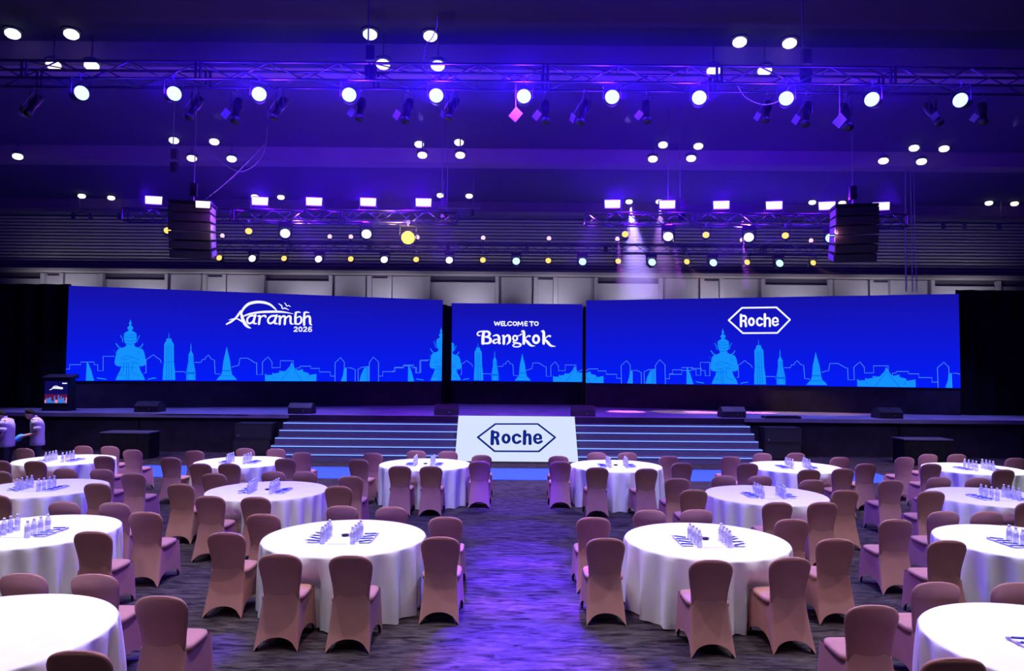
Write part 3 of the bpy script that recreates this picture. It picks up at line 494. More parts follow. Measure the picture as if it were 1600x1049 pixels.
# black drapes at the ends and the returns between the screens
def drape(name, x0, y0, x1, y1, z0, z1, label, folds=14):
    d = Vector((x1 - x0, y1 - y0)); L = d.length; dn = d.normalized(); nn = Vector((-dn.y, dn.x)); mb = MB(); prev = None; N = folds * 6
    for i in range(N + 1):
        s_ = i / N; off = .05 * sin(s_ * folds * 2 * pi) + .02 * sin(s_ * folds * 5.3)
        p = Vector((x0, y0)) + d * s_ + nn * off
        a_, b2 = mb.bm.verts.new((p.x, p.y, z0)), mb.bm.verts.new((p.x, p.y, z1))
        if prev: mb._face((prev[0], a_, b2, prev[1]))
        prev = (a_, b2)
    return tag(mb.build(name, M['drape'], None, True), label, 'curtain')
drape('stage_drape', -26.2, 25.6, -15.75, 25.4, 1.2, 5.62, 'black drape at the lectern end of the stage')
drape('stage_drape', 16.05, 25.75, 26.2, 25.9, 1.2, 5.72, 'black drape beside the hexagon logo screen')
drape('stage_drape', -2.95, 29.62, -2.62, 30.9, 1.2, 5.4, 'narrow black drape between the script logo screen and middle screen', 2)
drape('stage_drape', 3.02, 29.5, 3.10, 30.9, 1.2, 5.35, 'narrow black drape between the middle screen and hexagon logo screen', 2)

# bright blue band across the floor, built as an emissive strip
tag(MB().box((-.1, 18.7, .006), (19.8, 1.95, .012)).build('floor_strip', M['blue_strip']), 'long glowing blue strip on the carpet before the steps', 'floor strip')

# ------------------------------------------------------------------ stage furniture
def wedge(x, y, label, ang=0):
    t = thing('stage_monitor', label, 'speaker', (x, y, DECK), ang, 'wedge monitors along the stage edge')
    prof = [(-.30, 0), (.30, 0), (.30, .13), (.06, .34), (-.12, .34), (-.30, .20)]
    # profile in y,z extruded along x ; audience side is -y
    mb = MB(); Tm = Matrix(((0, 1, 0, 0), (1, 0, 0, 0), (0, 0, 1, 0), (0, 0, 0, 1)))
    mb.prism([(a_, b2) for a_, b2 in prof], -.38, .38, Tm); mb.build('cabinet', M['speaker'], t)
    MB().box((0, -.02, .345), (.68, .14, .008)).build('top_plate', M['grille'], t)
    MB().box((0, -.02, .352), (.14, .05, .012)).build('handle', M['black'], t)
    MB().box((0, .18, .245), (.66, .28, .01), Rx(-.72)).build('grille', M['grille'], t)
    for sx in (-1, 1): MB().box((sx * .28, -.2, -.0), (.05, .05, .02)).build('foot', M['black'], t)
    MB().tube((.12, -.305, .1), (.12, -.295, .1), .02).build('socket', M['steel'], t)
for x, y, lb in ((-12.05, 23.9, 'black wedge monitor on stage nearest the lectern'), (-6.92, 23.7, 'black wedge monitor above the left end of the lit steps'), (-2.13, 23.55, 'black wedge monitor just left of the sloped logo panel'),
                 (2.35, 23.55, 'black wedge monitor just right of the sloped logo panel'), (7.25, 23.6, 'black wedge monitor above the right end of the lit steps'), (12.45, 23.75, 'black wedge monitor on stage farthest from the lectern')):
    wedge(x, y, lb)
# lectern with screen
lc = thing('lectern', 'black lectern with a small screen on its front, at the stage end', 'lectern', (-15.25, 24.15, DECK), .12)
MB().prism([(-.42, 0), (.42, 0), (.36, .12), (-.36, .12)], -.3, .3).build('base', M['black'], lc)
MB().box((0, 0, .60), (.80, .42, .98)).build('body', M['black'], lc)
MB().prism([(-.24, 1.08), (.28, 1.08), (.28, 1.22), (-.24, 1.12)], -.47, .47, Matrix(((0, 1, 0, 0), (1, 0, 0, 0), (0, 0, 1, 0), (0, 0, 0, 1)))).build('top', M['black'], lc)
sc_ = MB().box((0, -.215, .62), (.72, .02, .74)).build('screen', M['lect'], lc)
MB().box((0, -.228, .42), (.70, .006, .26)).build('red_band', M['lect_red'], sc_)
mb, mb2 = MB(), MB(); rr = random.Random(3)
for i in range(17):
    h = .06 + rr.random() * .2; (mb if i not in (0, 8, 9, 16) else mb2).box((-.33 + i * .041, -.234, .26 + h / 2), (.03, .006, h))
mb.build('skyline_print', M['lect_sky'], sc_); mb2.build('pink_towers', M['lect_pink'], sc_)
LF = lambda u, v, off: Vector((u, -.232 - off, v))
mb = MB(); ribbons(mb, [[(-.20, .70, .02), (-.12, .74, .03), (-.08, .80, .03), (0, .83, .02), (.08, .80, .02)], [(-.1, .76, .04), (.05, .77, .07), (.18, .755, .07)], [(.20, .92, .035), (.32, .92, .035)]], LF); mb.build('logo_print', M['s_white'], sc_)
# low tables and cabinets on the floor before the stage
def low_table(x, y, w_, d_, h, label):
    t = thing('draped_table', label, 'table', (x, y, 0))
    MB().box((0, 0, h), (w_, d_, .03)).build('table_top', mat('dark_tabletop', (.09, .08, .13), .5), t)
    N = 60; mb = MB(); rg = []
    for z, k in ((h - .015, 0), (h * .5, .5), (.01, 1)):
        ring = []
        for i in range(N):
            s_ = i / N * 4; e = int(s_); f_ = s_ - e
            c_ = [(-1, -1), (1, -1), (1, 1), (-1, 1), (-1, -1)]; ux = c_[e][0] + (c_[e + 1][0] - c_[e][0]) * f_; uy = c_[e][1] + (c_[e + 1][1] - c_[e][1]) * f_
            g = 1 + k * .03 * sin(i * 2.2); ring.append(Vector((ux * (w_ / 2 - .02) * g, uy * (d_ / 2 - .02) * g, z)))
        rg.append(ring)
    mb.rings(rg, False, False); mb.build('table_skirt', M['drape'], t)
low_table(-11.35, 21.4, 1.45, .7, .76, 'low black draped table on the floor below the lectern end')
low_table(12.2, 21.3, 1.45, .7, .76, 'low black draped table on the floor at the hexagon screen end')
def sub_stack(x, y, labels):
    for k in range(2):
        t = thing('subwoofer', labels[k], 'speaker', (x + .03 * k, y + .03 * k, k * .5), 0, 'subwoofers stacked beside the steps')
        MB().box((0, 0, .245), (1.12, .62, .49)).build('cabinet', M['speaker'], t)
        MB().box((0, -.318, .245), (1.02, .02, .40)).build('grille', M['grille'] if False else M['speaker'], t)
        MB().box((0, -.31, .482), (1.10, .03, .012)).build('edge', M['grille'], t)
        MB().box((-.45, -.332, .12), (.05, .01, .05)).build('badge', M['steel'], t)
        for sx in (-1, 1): MB().box((sx * .566, 0, .3), (.01, .2, .08)).build('handle', M['black'], t)
sub_stack(-7.95, 22.3, ('bottom black subwoofer at the left end of the lit steps', 'top black subwoofer at the left end of the lit steps'))
sub_stack(8.32, 22.3, ('bottom black subwoofer at the right end of the lit steps', 'top black subwoofer at the right end of the lit steps'))
tag(MB().box((0, 0, .035), (1.15, .4, .07)).box((0, -.1, .075), (1.0, .12, .02)).build('cable_ramp', M['black'], None, False, (8.75, 23.25, DECK)), 'flat black cable ramp on the stage edge near the right steps end', 'cable ramp')

# ------------------------------------------------------------------ trusses
def make_truss(name, label, x0, x1, y, z, w_, h_, bay, both=True, cr=.025):
    t = thing(name, label, 'truss', (x0, y, z)); L = x1 - x0
    cm = MB().tube((0, 0, 0), (L, 0, 0), cr, 8).mesh('chord', M['truss'], True)
    for a_ in (-w_ / 2, w_ / 2):
        for b2 in (-h_ / 2, h_ / 2): link('chord', cm, t, (0, a_, b2))
    n = int(round(L / bay)); bl = L / n
    up = MB().tube((0, 0, -h_ / 2), (bl, 0, h_ / 2), cr * .5, 6).mesh('brace', M['truss'], True)
    dn = MB().tube((0, 0, h_ / 2), (bl, 0, -h_ / 2), cr * .5, 6).mesh('brace', M['truss'], True)
    for i in range(n):
        link('brace', up if i % 2 else dn, t, (i * bl, -w_ / 2, 0))
        if both: link('brace', dn if i % 2 else up, t, (i * bl, w_ / 2, 0))
    mb = MB()
    for i in range(n + 1):
        for b2 in (-h_ / 2, h_ / 2): mb.tube((i * bl, -w_ / 2, b2), (min(i + 1, n) * bl if i % 2 else i * bl, w_ / 2, b2), cr * .45, 5)
    mb.build('cross_braces', M['truss'], t)['kind'] = 'stuff'
    for i in (0, n): 
        mb = MB(); xx = i * bl
        for a_ in (-1, 1): mb.tube((xx, a_ * w_ / 2, -h_ / 2), (xx, a_ * w_ / 2, h_ / 2), cr * .8, 6); mb.tube((xx, -w_ / 2, a_ * h_ / 2), (xx, w_ / 2, a_ * h_ / 2), cr * .8, 6)
        mb.build('end_frame', M['truss'], t)
    for s_ in range(1, int(L // 3)):
        xx = s_ * 3.0; mb = MB()
        for a_ in (-1, 1): mb.tube((xx, a_ * w_ / 2, -h_ / 2), (xx, a_ * w_ / 2, h_ / 2), cr * 1.0, 6); mb.tube((xx + .08, a_ * w_ / 2, -h_ / 2), (xx + .08, a_ * w_ / 2, h_ / 2), cr * 1.0, 6)
        mb.build('joint', M['truss'], t)['kind'] = 'stuff'
    return t
FT = (12.3, 7.85)   # y,z of the front truss
MT = (19.7, 6.92)
RT = (27.0, 7.32)
make_truss('lighting_truss', 'long front box truss with blue lamps across the hall', -11.5, 11.5, FT[0], FT[1], .40, .30, .60)
make_truss('lighting_truss', 'middle box truss with violet floods above the script logo screen', -10.8, -1.55, MT[0], MT[1], .32, .33, .42)
make_truss('lighting_truss', 'middle box truss with violet floods above the hexagon logo screen', 2.0, 10.9, MT[0], MT[1], .32, .33, .42)
make_truss('lighting_truss', 'rear box truss hung closest above the screens', -11.5, 12.6, RT[0], RT[1], .32, .33, .50)

# ------------------------------------------------------------------ lamps
def Ttr(loc, R=None):
    Tm = (R.to_4x4() if R else Matrix.Identity(4)); Tm = Matrix.Translation(loc) @ Tm; return Tm
def par_proto(lens, tilt, r=.115, blen=.26, name='par_light'):
    """lamp hanging below a truss pipe at the origin (z=0 is the bottom chord); lens looks to -y and down by tilt"""
    R = Rx(radians(90) + tilt)      # local +z -> lens direction
    t = bpy.data.objects.new(name, None); COL.objects.link(t); t.empty_display_size = .1
    c = Vector((0, 0, -.30)); Tm = Ttr(c, R)
    MB().lathe([(.05, -blen), (r * .82, -blen), (r * .95, -blen * .4), (r, 0), (r, .06), (r * .93, .06)], 16, Tm, True, False).build('body', M['fixture'], t, True)
    MB().lathe([(r * .93, .045), (r * .75, .058), (r * .4, .066), (.01, .068)], 16, Tm, True, True).build('lens', lens, t, True)
    mb = MB()
    mb.box((-r - .02, 0, -.2), (.012, .04, .26)); mb.box((r + .02, 0, -.2), (.012, .04, .26)); mb.box((0, 0, -.07), (2 * r + .052, .04, .012)); mb.build('yoke', M['fixture'], t)
    MB().tube((0, -.03, .0), (0, .03, .0), .04, 8).box((0, 0, -.04), (.03, .04, .06)).build('clamp', M['steel'], t)
    return t
def head_proto(lens, tilt, r=.12, name='moving_head'):
    t = bpy.data.objects.new(name, None); COL.objects.link(t); t.empty_display_size = .1
    MB().box((0, 0, -.10), (.34, .26, .12)).build('base', M['fixture'], t)
    for sx in (-1, 1): MB().prism([(sx * .135, -.16), (sx * .175, -.16), (sx * .165, -.44), (sx * .135, -.44)], -.05, .05).build('yoke_arm', M['fixture'], t)
    R = Rx(radians(90) + tilt); Tm = Ttr(Vector((0, 0, -.38)), R)
    MB().lathe([(.04, -.2), (.09, -.19), (.125, -.1), (.13, .05), (r, .14), (r, .17)], 16, Tm, True, False).build('head', M['fixture'], t, True)
    MB().lathe([(r * .97, .155), (r * .7, .175), (.01, .185)], 16, Tm).build('lens', lens, t, True)
    MB().tube((-.1, 0, -.02), (.1, 0, -.02), .035, 8).build('clamp', M['steel'], t)
    return t
def flood_proto(lens, name='flood_light'):
    t = bpy.data.objects.new(name, None); COL.objects.link(t); t.empty_display_size = .1
    MB().box((0, .04, .22), (.46, .12, .26)).build('body', M['fixture'], t)
    MB().prism([(-.205, .115), (.205, .115), (.215, .325), (-.215, .325)], -.04, -.015).build('lens', lens, t)
    mb = MB(); mb.box((-.245, .03, .13), (.012, .04, .24)); mb.box((.245, .03, .13), (.012, .04, .24)); mb.box((0, .03, .015), (.5, .04, .012)); mb.build('bracket', M['fixture'], t)
    return t
def small_proto(lens, name='mini_spot'):
    t = bpy.data.objects.new(name, None); COL.objects.link(t); t.empty_display_size = .1
    MB().tube((0, 0, 0), (0, 0, .12), .03, 8).build('stem', M['fixture'], t)
    MB().lathe([(.03, -.16), (.07, -.14), (.09, 0)], 12, Ttr(Vector((0, 0, .19)), Rx(radians(100)))).build('body', M['fixture'], t, True)
    MB().lathe([(.086, .0), (.05, .03), (.01, .035)], 12, Ttr(Vector((0, 0, .19)), Rx(radians(100)))).build('lens', lens, t, True)
    return t
PROTO = {}
def place(key, make, loc, label, cat, group, rz=0.0, sc_=1.0):
    if key not in PROTO: PROTO[key] = make(); o = PROTO[key]
    else: o = copy_tree(PROTO[key])
    o.location = loc; o.rotation_euler = (0, 0, rz); o.scale = (sc_,) * 3
    return tag(o, label, cat, group)
ORD = ['leftmost', 'second', 'third', 'fourth', 'fifth', 'sixth', 'seventh', 'eighth', 'ninth', 'tenth', 'eleventh', 'twelfth', 'thirteenth', 'fourteenth', 'fifteenth', 'sixteenth', 'seventeenth', 'eighteenth', 'nineteenth', 'twentieth']
def nth(i): return ORD[i] if i == 0 else ORD[i] + ' from left'
zb = FT[1] - .15
for i, (x, z) in enumerate(PAR_X):
    side = (i - 5)
    key = 'parb%d' % (0 if abs(side) < 4 else 1)
    rz = radians(-side * 6) if abs(side) < 4 else radians(-side * 10)
    place('parb', lambda: par_proto(M['l_blue'], .12, .13, .24), (x, FT[0] - .2, zb + .03), 'round blue lamp under the front truss, %s' % nth(i), 'stage light', 'blue par lamps on the front truss', rz)
# dark profile spots with pale gel frames
def profile_proto():
    t = bpy.data.objects.new('profile_spot', None); COL.objects.link(t); t.empty_display_size = .1
    R = Rx(radians(150)); Tm = Ttr(Vector((0, 0, -.42)), R)
    MB().lathe([(.06, -.28), (.09, -.26), (.09, -.05), (.07, 0), (.07, .22), (.09, .24), (.09, .3)], 12, Tm).build('body', M['fixture'], t, True)
    mb = MB(); mb.box((-.11, 0, -.25), (.01, .03, .34)); mb.box((.11, 0, -.25), (.01, .03, .34)); mb.box((0, 0, -.08), (.23, .03, .01)); mb.build('yoke', M['fixture'], t)
    MB().tube((0, -.02, 0), (0, .02, 0), .035, 8).build('clamp', M['steel'], t)
    MB().box((0, 0, 0), (.13, .006, .17), Ry(radians(40))).build('gel_frame', M['gelframe'], t, False, (-.17, -.15, -.55), (.3, .1, -.3))
    MB().path([Vector((.0, 0, -.05)), Vector((-.03, -.03, -.2)), Vector((-.1, -.08, -.32)), Vector((-.15, -.12, -.44))], .006, 5).build('safety_cable', M['steel'], t)
    return t
for i, (px_, sc_) in enumerate(((32, .8), (290, .85), (357, .95), (425, .85), (555, .85), (630, .9), (702, .8), (850, .9), (912, .9), (1012, .85), (1205, .8), (1268, .9), (1330, 1.0), (1470, .85), (1550, .8))):
    place('profile', profile_proto, ((px_ - 800) * 12.4 / 1115, FT[0] + .2, zb), 'dark profile spotlight under the front truss, %s' % nth(i), 'stage light', 'dark profile spots on the front truss', (random.random() - .5) * 1.4, sc_)
for px_, pz_ in ((803, 7.12), (1326, 7.06)):  # loose barn door plates of the lamps, hung on added rods
    rp = thing('barn_door_plate', 'bright white hanging plate under the front truss, %s' % ('hexagon screen side' if px_ > 900 else 'near the middle'), 'lamp plate', ((px_ - 800) * 11.9 / 1115, 12.1, pz_))
    MB().box((0, 0, 0), (.16, .008, .20), Ry(radians(38))).build('plate', M['bright_plate'], rp, False, None, (.25, 0, .2))
    MB().tube((0, .0, .08), (0, .0, 7.72 - pz_), .01, 6).build('hook', M['steel'], rp)
# violet floods on the middle trusses
FX = [(237, 0), (404, 0), (489, 0), (574, 0), (661, 0), (958, 1), (1044, 1), (1129, 1), (1212, 1), (1295, 1), (1380, 1)]
for i, (px_, s_) in enumerate(FX):
    x = (px_ - 800 - 1.8) * 19.6 / 1115
    lab = ('violet flood lamp on the middle truss above the script screen, %s' % nth(i)) if s_ == 0 else ('violet flood lamp on the middle truss above the hexagon screen, %s' % nth(i - 5))
    place('flood', lambda: flood_proto(M['l_violet']), (x, MT[0] - .16, MT[1] + .165), lab, 'flood light', 'violet flood lamps on the middle trusses', -math.atan2(x, 19.6) * .5)
    point('flood_glow', (x, MT[0] - .5, MT[1] + .42), 420 * max(.25, 1 - (x / 12.0) ** 2), (.11, .003, 1.0), .1)
# lamps under the middle trusses
zb2 = MT[1] - .165
def X20(p): return (p - 800 - 1.5) * 19.7 / 1115
k = 0
for px_, kind_ in ((262, 'a'), (389, 'a'), (446, 'w'), (573, 'w'), (638, 'g'), (977, 'a'), (1044, 'w'), (1103, 'a'), (1170, 'w'), (1227, 'a'), (1298, 'c')):
    side = 'script screen' if px_ < 800 else 'hexagon screen'; loc = (X20(px_), MT[0] - .16, zb2)
    if kind_ == 'a': place('para', lambda: par_proto(M['l_amber'], -.15, .10, .3), loc, 'amber lamp hanging under the middle truss, %s' % nth(k), 'stage light', 'amber lamps under the middle trusses', -loc[0] * .05)
    if kind_ == 'g': place('parg', lambda: par_proto(M['l_gold'], -.05, .13, .25), loc, 'brightest golden lamp under the middle truss above the script screen', 'stage light', None, -loc[0] * .05, 1.5)
    if kind_ == 'w': place('headw', lambda: head_proto(M['l_white'], -.2, .13), loc, 'bright white moving head under the middle truss, %s' % nth(k), 'moving light', 'white moving heads under the middle trusses', -loc[0] * .05, 1.05)
    if kind_ == 'c': place('headc', lambda: head_proto(M['l_cyan'], -.2, .13), loc, 'pale cyan moving head beside the hexagon side speaker array', 'moving light', None, -loc[0] * .05, 1.05)
    k += 1
# lamps of the rear truss
zb3 = RT[1] - .165
def X27(p): return (p - 800 - 1.4) * 27.0 / 1115
row = [(344, 'a'), (397, 'b'), (445, 'a'), (500, 'b'), (549, 'a'), (602, 'b'), (651, 'a'), (703, 'b'), (755, 'a'), (807, 'c'), (857, 'a'), (910, 'c'), (966, 'a'), (1018, 'c'), (1073, 'a'), (1113, 'c'), (1167, 'a'), (1216, 'c'), (1270, 'a')]
for i, (px_, kd) in enumerate(row):
    loc = (X27(px_), RT[0] - .16, zb3)
    if kd == 'a': place('para', None, loc, 'small amber lamp under the rear truss, %s in that row' % nth(i), 'stage light', 'amber lamps under the rear truss', 0, 1.15)
    elif kd == 'b': place('headw', None, loc, 'white moving head under the rear truss, %s in that row' % nth(i), 'moving light', 'white moving heads under the rear truss', 0, 1.05)
    else: place('headc', None, loc, 'pale cyan moving head under the rear truss, %s in that row' % nth(i), 'moving light', 'cyan moving heads under the rear truss', 0, 1.1)
for i, px_ in enumerate((347, 388, 515, 548, 652, 755, 858, 965, 1051, 1160, 1268)):
    place('small', lambda: small_proto(M['l_pink']), (X27(px_), RT[0] - .16, RT[1] + .165), 'tiny pink spot on top of the rear truss, %s' % nth(i), 'stage light', 'pink spots on the rear truss')
# coloured beams through the haze from the rear truss
for (px_, ang, colr, pw) in ((807, 0, (.1, .5, 1), 150), (910, .25, (.15, .6, 1), 420), (966, .35, (1, .6, .1), 420), (1018, .38, (.15, .7, 1), 1100), (1073, .55, (1, .6, .15), 700), (1113, .8, (.1, .4, 1), 420), (1167, .5, (1, .35, .3), 160), (1216, .5, (.2, .6, 1), 420), (1270, .9, (1, .6, .1), 220)):
    x = X27(px_); spot('haze_beam', (x, RT[0] - .25, zb3 - .42), (x + 3 * sin(ang), RT[0] - .5, zb3 - 3 * cos(ang)), pw * (45 if colr[2] > .9 else 5), colr, 26, .6, .03)
for (px_, tx) in ((966, .1), (1051, .5), (1160, .1)):
    x = X27(px_); spot('haze_beam', (x, RT[0] - .3, RT[1] + .3), (x + tx, RT[0] - .6, RT[1] - 3), 9000, (1, .25, .9), 14, .5, .02)
spot('haze_beam', ((984 - 800) * 30 / 1115, 29.8, 9.6), ((984 - 800) * 30 / 1115 + 1.5, 32.6, 0), 80000, (.85, .95, 1), 34, 1.0, .03)
spot('haze_beam', ((1030 - 800) * 30 / 1115, 29.8, 9.6), ((1030 - 800) * 30 / 1115 + .8, 32.6, 0), 20000, (1, .75, .9), 32, 1.0, .03)
point('gold_glow', (X20(638), MT[0] - .35, zb2 - .3), 130, (1, .7, .05), .06)

# ceiling downlights: fittings with glowing lenses
def down_proto(lens, hang=False, name='downlight'):
    t = bpy.data.objects.new(name, None); COL.objects.link(t); t.empty_display_size = .1
    MB().lathe([(.19, 0), (.19, -.03), (.17, -.04), (.16, 0)], 20, None, False, False).build('trim_ring', M['fixture'], t, True)
    if hang: MB().tube((0, 0, -.01), (0, 0, .585), .02, 8).lathe([(.19, 0), (.17, .05), (.02, .07)], 16).build('stem', M['fixture'], t, True)
    MB().lathe([(.02, .0), (.10, -.02), (.145, -.06), (.155, -.10), (.145, -.14), (.10, -.18), (.02, -.20)], 16).build('lens', lens, t, True)
    return t
def ray_at(px, py, z):
    x = (px - 800); y = (py - 524.5); xx = cos(ROLL) * x + sin(ROLL) * y; yy = -sin(ROLL) * x + cos(ROLL) * y
    d = Vector((xx / 1115, cos(PITCH) + sin(PITCH) * yy / 1115, sin(PITCH) - cos(PITCH) * yy / 1115)); t = (z - CAM_H) / d.z; return Vector((0, 0, CAM_H)) + d * t
DL = DOWNLIGHTS
for i, (x, y, z, kd, lab) in enumerate(DL):
    place('dl_' + kd + ('p' if z < 10 else ''), lambda: down_proto(M['l_white' if kd == 'c' else 'l_warm'], z < 10), (x, y, z), lab, 'ceiling light', 'round ceiling downlights')

# ------------------------------------------------------------------ hanging speaker arrays
def line_array(x, y, z, sgn, label, yaw):
    t = thing('line_array', label, 'speaker', (x, y, z), yaw)
    MB().box((0, .1, .06), (1.02, .75, .07)).build('flying_frame', M['fixture'], t)
    yy, zz, ang = 0.0, 0.0, 0.0
    for k_ in range(6):
        h = .215; a_ = ang
        c = Vector((0, yy, zz - h / 2))
        R = Rx(a_)
        cb = MB(); prof = [(-.32, -.104), (-.32, .104), (.34, .106), (.34, -.075)]
        mb = MB(); Tm = Matrix.Translation(c) @ R.to_4x4() @ Matrix(((0, 1, 0, 0), (1, 0, 0, 0), (0, 0, 1, 0), (0, 0, 0, 1)))
        mb.prism(prof, -.50, .50, Tm); cab = mb.build('cabinet', M['speaker'], t)
        MB().box(c + R @ Vector((0, -.326, 0)), (.94, .012, .19), R).build('grille', M['speaker'], cab)
        MB().box(c + R @ Vector((-sgn * .507, 0, 0)), (.014, .5, .15), R).build('lit_side_plate', M['panel'], cab)  # pale colour put on the inner side so it reads as lit
        yy += .10 * sin(ang) * 1.0; zz -= h * cos(ang); ang += .055
        yy += h * sin(ang)
    MB().path([Vector((0, .1, .1)), Vector((0, .1, CEIL - z))], .012, 6).build('chain', M['steel'], t)
    MB().box((0, .1, .45), (.16, .16, .34)).build('hoist', M['fixture'], t)
line_array(-8.25, 18.2, 6.85, -1, 'hanging black speaker array above the script logo screen', .18)
line_array(8.68, 18.0, 6.86, 1, 'hanging black speaker array above the hexagon logo screen', -.18)
point('array_fill', (-7.42, 17.95, 6.15), 16, (1, .62, .12), .05); point('array_fill', (-7.42, 17.8, 6.65), 40, (.5, .08, 1), .05)  # added point lamps that tint the inner sides of the arrays
point('array_fill', (8.12, 17.8, 6.2), 14, (1, .35, .5), .05)
place('flood', None, (-7.75, 17.68, 6.60), 'violet lamp in front of the speaker array above the script screen', 'flood light', None, .2, .8)

# chain hoists, cables, battens
def hoist(x, y, z0, z1, label, gap=.0):
    t = thing('chain_hoist', label, 'hoist', (x, y, z0))
    MB().box((0, 0, .2), (.15, .14, .26)).build('motor', M['fixture'], t)
    MB().path([Vector((-.05, 0, .4)), Vector((-.05, 0, z1 - z0))], .014, 6).build('chain', M['steel'], t)
    if gap: MB().path([Vector((gap, 0, .0)), Vector((gap, 0, z1 - z0))], .012, 6).build('cable', M['steel'], t)
    MB().lathe([(.09, -.25), (.11, -.05), (.09, 0)], 10).build('chain_bag', M['drape'], t, True)
hoist(-1.93, MT[0], 7.15, CEIL, 'chain hoist at the inner end of the left middle truss', .09)
hoist(4.7, MT[0], 7.15, CEIL, 'chain hoist above the right middle truss', -.38)
hoist(-2.52, FT[0], 8.05, CEIL, 'chain hoist on the front truss left of the aisle')
hoist(5.12, FT[0], 8.05, CEIL, 'chain hoist on the front truss right of the aisle')
hoist(-8.6, 17.9, 7.9, CEIL, 'chain hoist above the left speaker array')
hc = thing('hanging_cables', 'bundle of thin cables hanging from the ceiling down to the hexagon screen', 'cable', (14.2, 25.3, 5.6))
for dx in (-.18, .05, .19): MB().path([Vector((dx, 0, 0)), Vector((dx * .8, .0, CEIL - 5.6))], .018 if dx > -.1 else .03, 6).build('cable', M['steel'], hc)
def cable(name, label, pts, r=.012):
    P = smooth_pts([Vector(p) for p in pts], 6)
    return tag(MB().path(P, r, 6).build(name, M['steel'], None, True), label, 'cable')
cable('looped_cable', 'thin looped cable beside the left speaker array', [(-7.8, 18.0, 8.3), (-7.45, 18.0, 7.95), (-7.05, 18.0, 7.72), (-6.75, 18.0, 7.78), (-6.5, 18.0, 8.0), (-6.35, 18.0, 8.3), (-6.3, 18, 8.9)], .01)
cable('slanting_cable', 'straight slanting cable down to the left speaker array', [(-6.4, 18.1, 8.45), (-7.2, 18.1, 7.6), (-7.95, 18.1, 6.95)], .012)
cable('looped_cable', 'short curved cable hanging above the front truss left of centre', [(-1.36, 12.3, 8.95), (-1.37, 12.3, 8.75), (-1.45, 12.3, 8.55), (-1.56, 12.3, 8.4), (-1.6, 12.3, 8.02)], .008)
cable('looped_cable', 'cable sagging below the front truss right of centre', [(3.85, 12.1, 7.66), (4.0, 12.1, 7.45), (4.3, 12.1, 7.33), (4.6, 12.1, 7.42), (4.75, 12.1, 7.66)], .008)
cable('slanting_cable', 'cable slung between lamps under the right middle truss', [(X20(1180), MT[0] + .2, 6.15), (X20(1225), MT[0] + .2, 6.45), (X20(1262), MT[0] + .2, 6.1)], .01)
def batten(x0, x1, y, z, label):
    t = thing('ceiling_batten', label, 'batten', (x0, y, z))
    MB().tube((0, 0, 0), (x1 - x0, 0, 0), .03, 8).build('pipe', M['steel'], t)
    for f_ in (.12, .85): MB().tube(((x1 - x0) * f_, 0, 0), ((x1 - x0) * f_, 0, CEIL - z), .012, 6).build('hanger', M['steel'], t)
    for f_ in (.0, .3, .8): MB().box(((x1 - x0) * f_ + .05, 0, -.18), (.12, .12, .28)).build('lamp_box', M['gelframe'] if f_ == .3 else M['fixture'], t)
batten(-19.0, -16.5, 30.5, 9.3, 'thin pipe with small lamp boxes at the far left of the ceiling')
batten(-2.9, -1.3, 27.5, 8.95, 'thin pipe with small lamp boxes beyond the left middle truss')
batten(18.5, 21.5, 30.5, 9.2, 'thin pipe with small lamp boxes at the far right of the ceiling')

# ------------------------------------------------------------------ haze of the hall, its scatter colour tinted blue to deepen the blue light
if HAZE > 0:
    m = bpy.data.materials.new('haze'); m.use_nodes = True; n = m.node_tree.nodes; n.clear()
    vs_ = n.new('ShaderNodeVolumeScatter'); vs_.inputs['Density'].default_value = HAZE; vs_.inputs['Anisotropy'].default_value = .2; vs_.inputs['Color'].default_value = (.40, .24, 1, 1)
    o_ = n.new('ShaderNodeOutputMaterial'); m.node_tree.links.new(vs_.outputs[0], o_.inputs['Volume'])
    hm = MB(); prof = [(11.0, 7.2), (18.4, 7.2), (18.4, 5.8), (31.0, 5.8), (31.0, 9.9), (17.0, 9.9), (13.0, 8.6), (11.0, 8.25)]  # underside stepped up in front to keep aisle beams out of the haze
    hm.prism(prof, -26.4, 26.4, Matrix(((0, 1, 0, 0), (1, 0, 0, 0), (0, 0, 1, 0), (0, 0, 0, 1)))); hz = hm.build('haze', m)
    tag(hz, 'thin stage haze filling the air under the ceiling', 'haze', None, 'stuff')

# ------------------------------------------------------------------ chairs
def superring(z, w_, y0, y1, n=20, e=3.2):
    cx_, cy_ = 0, (y0 + y1) / 2; hy = (y1 - y0) / 2; out = []
    for i in range(n):
        t = 2 * pi * i / n; c, s_ = cos(t), sin(t)
        out.append(Vector((w_ * math.copysign(abs(c) ** (2 / e), c), cy_ + hy * math.copysign(abs(s_) ** (2 / e), s_), z)))
    return out
def lerp_tab(tab, z):
    for (z0, v0), (z1, v1) in zip(tab[:-1], tab[1:]):
        if z <= z1:
            f_ = (z - z0) / (z1 - z0); f_ = max(0, min(1, f_)); f_ = f_ * f_ * (3 - 2 * f_) if False else f_
            return v0 + (v1 - v0) * f_
    return tab[-1][1]
WT = [(.40, .168), (.455, .174), (.48, .178), (.56, .181), (.64, .193), (.72, .207), (.78, .215), (.84, .218)]
YT = [(.40, -.205), (.455, -.224), (.48, -.2285), (.55, -.232), (.62, -.241), (.70, -.256), (.80, -.281), (.92, -.316)]
TT = [(.40, .07), (.60, .06), (.92, .045)]
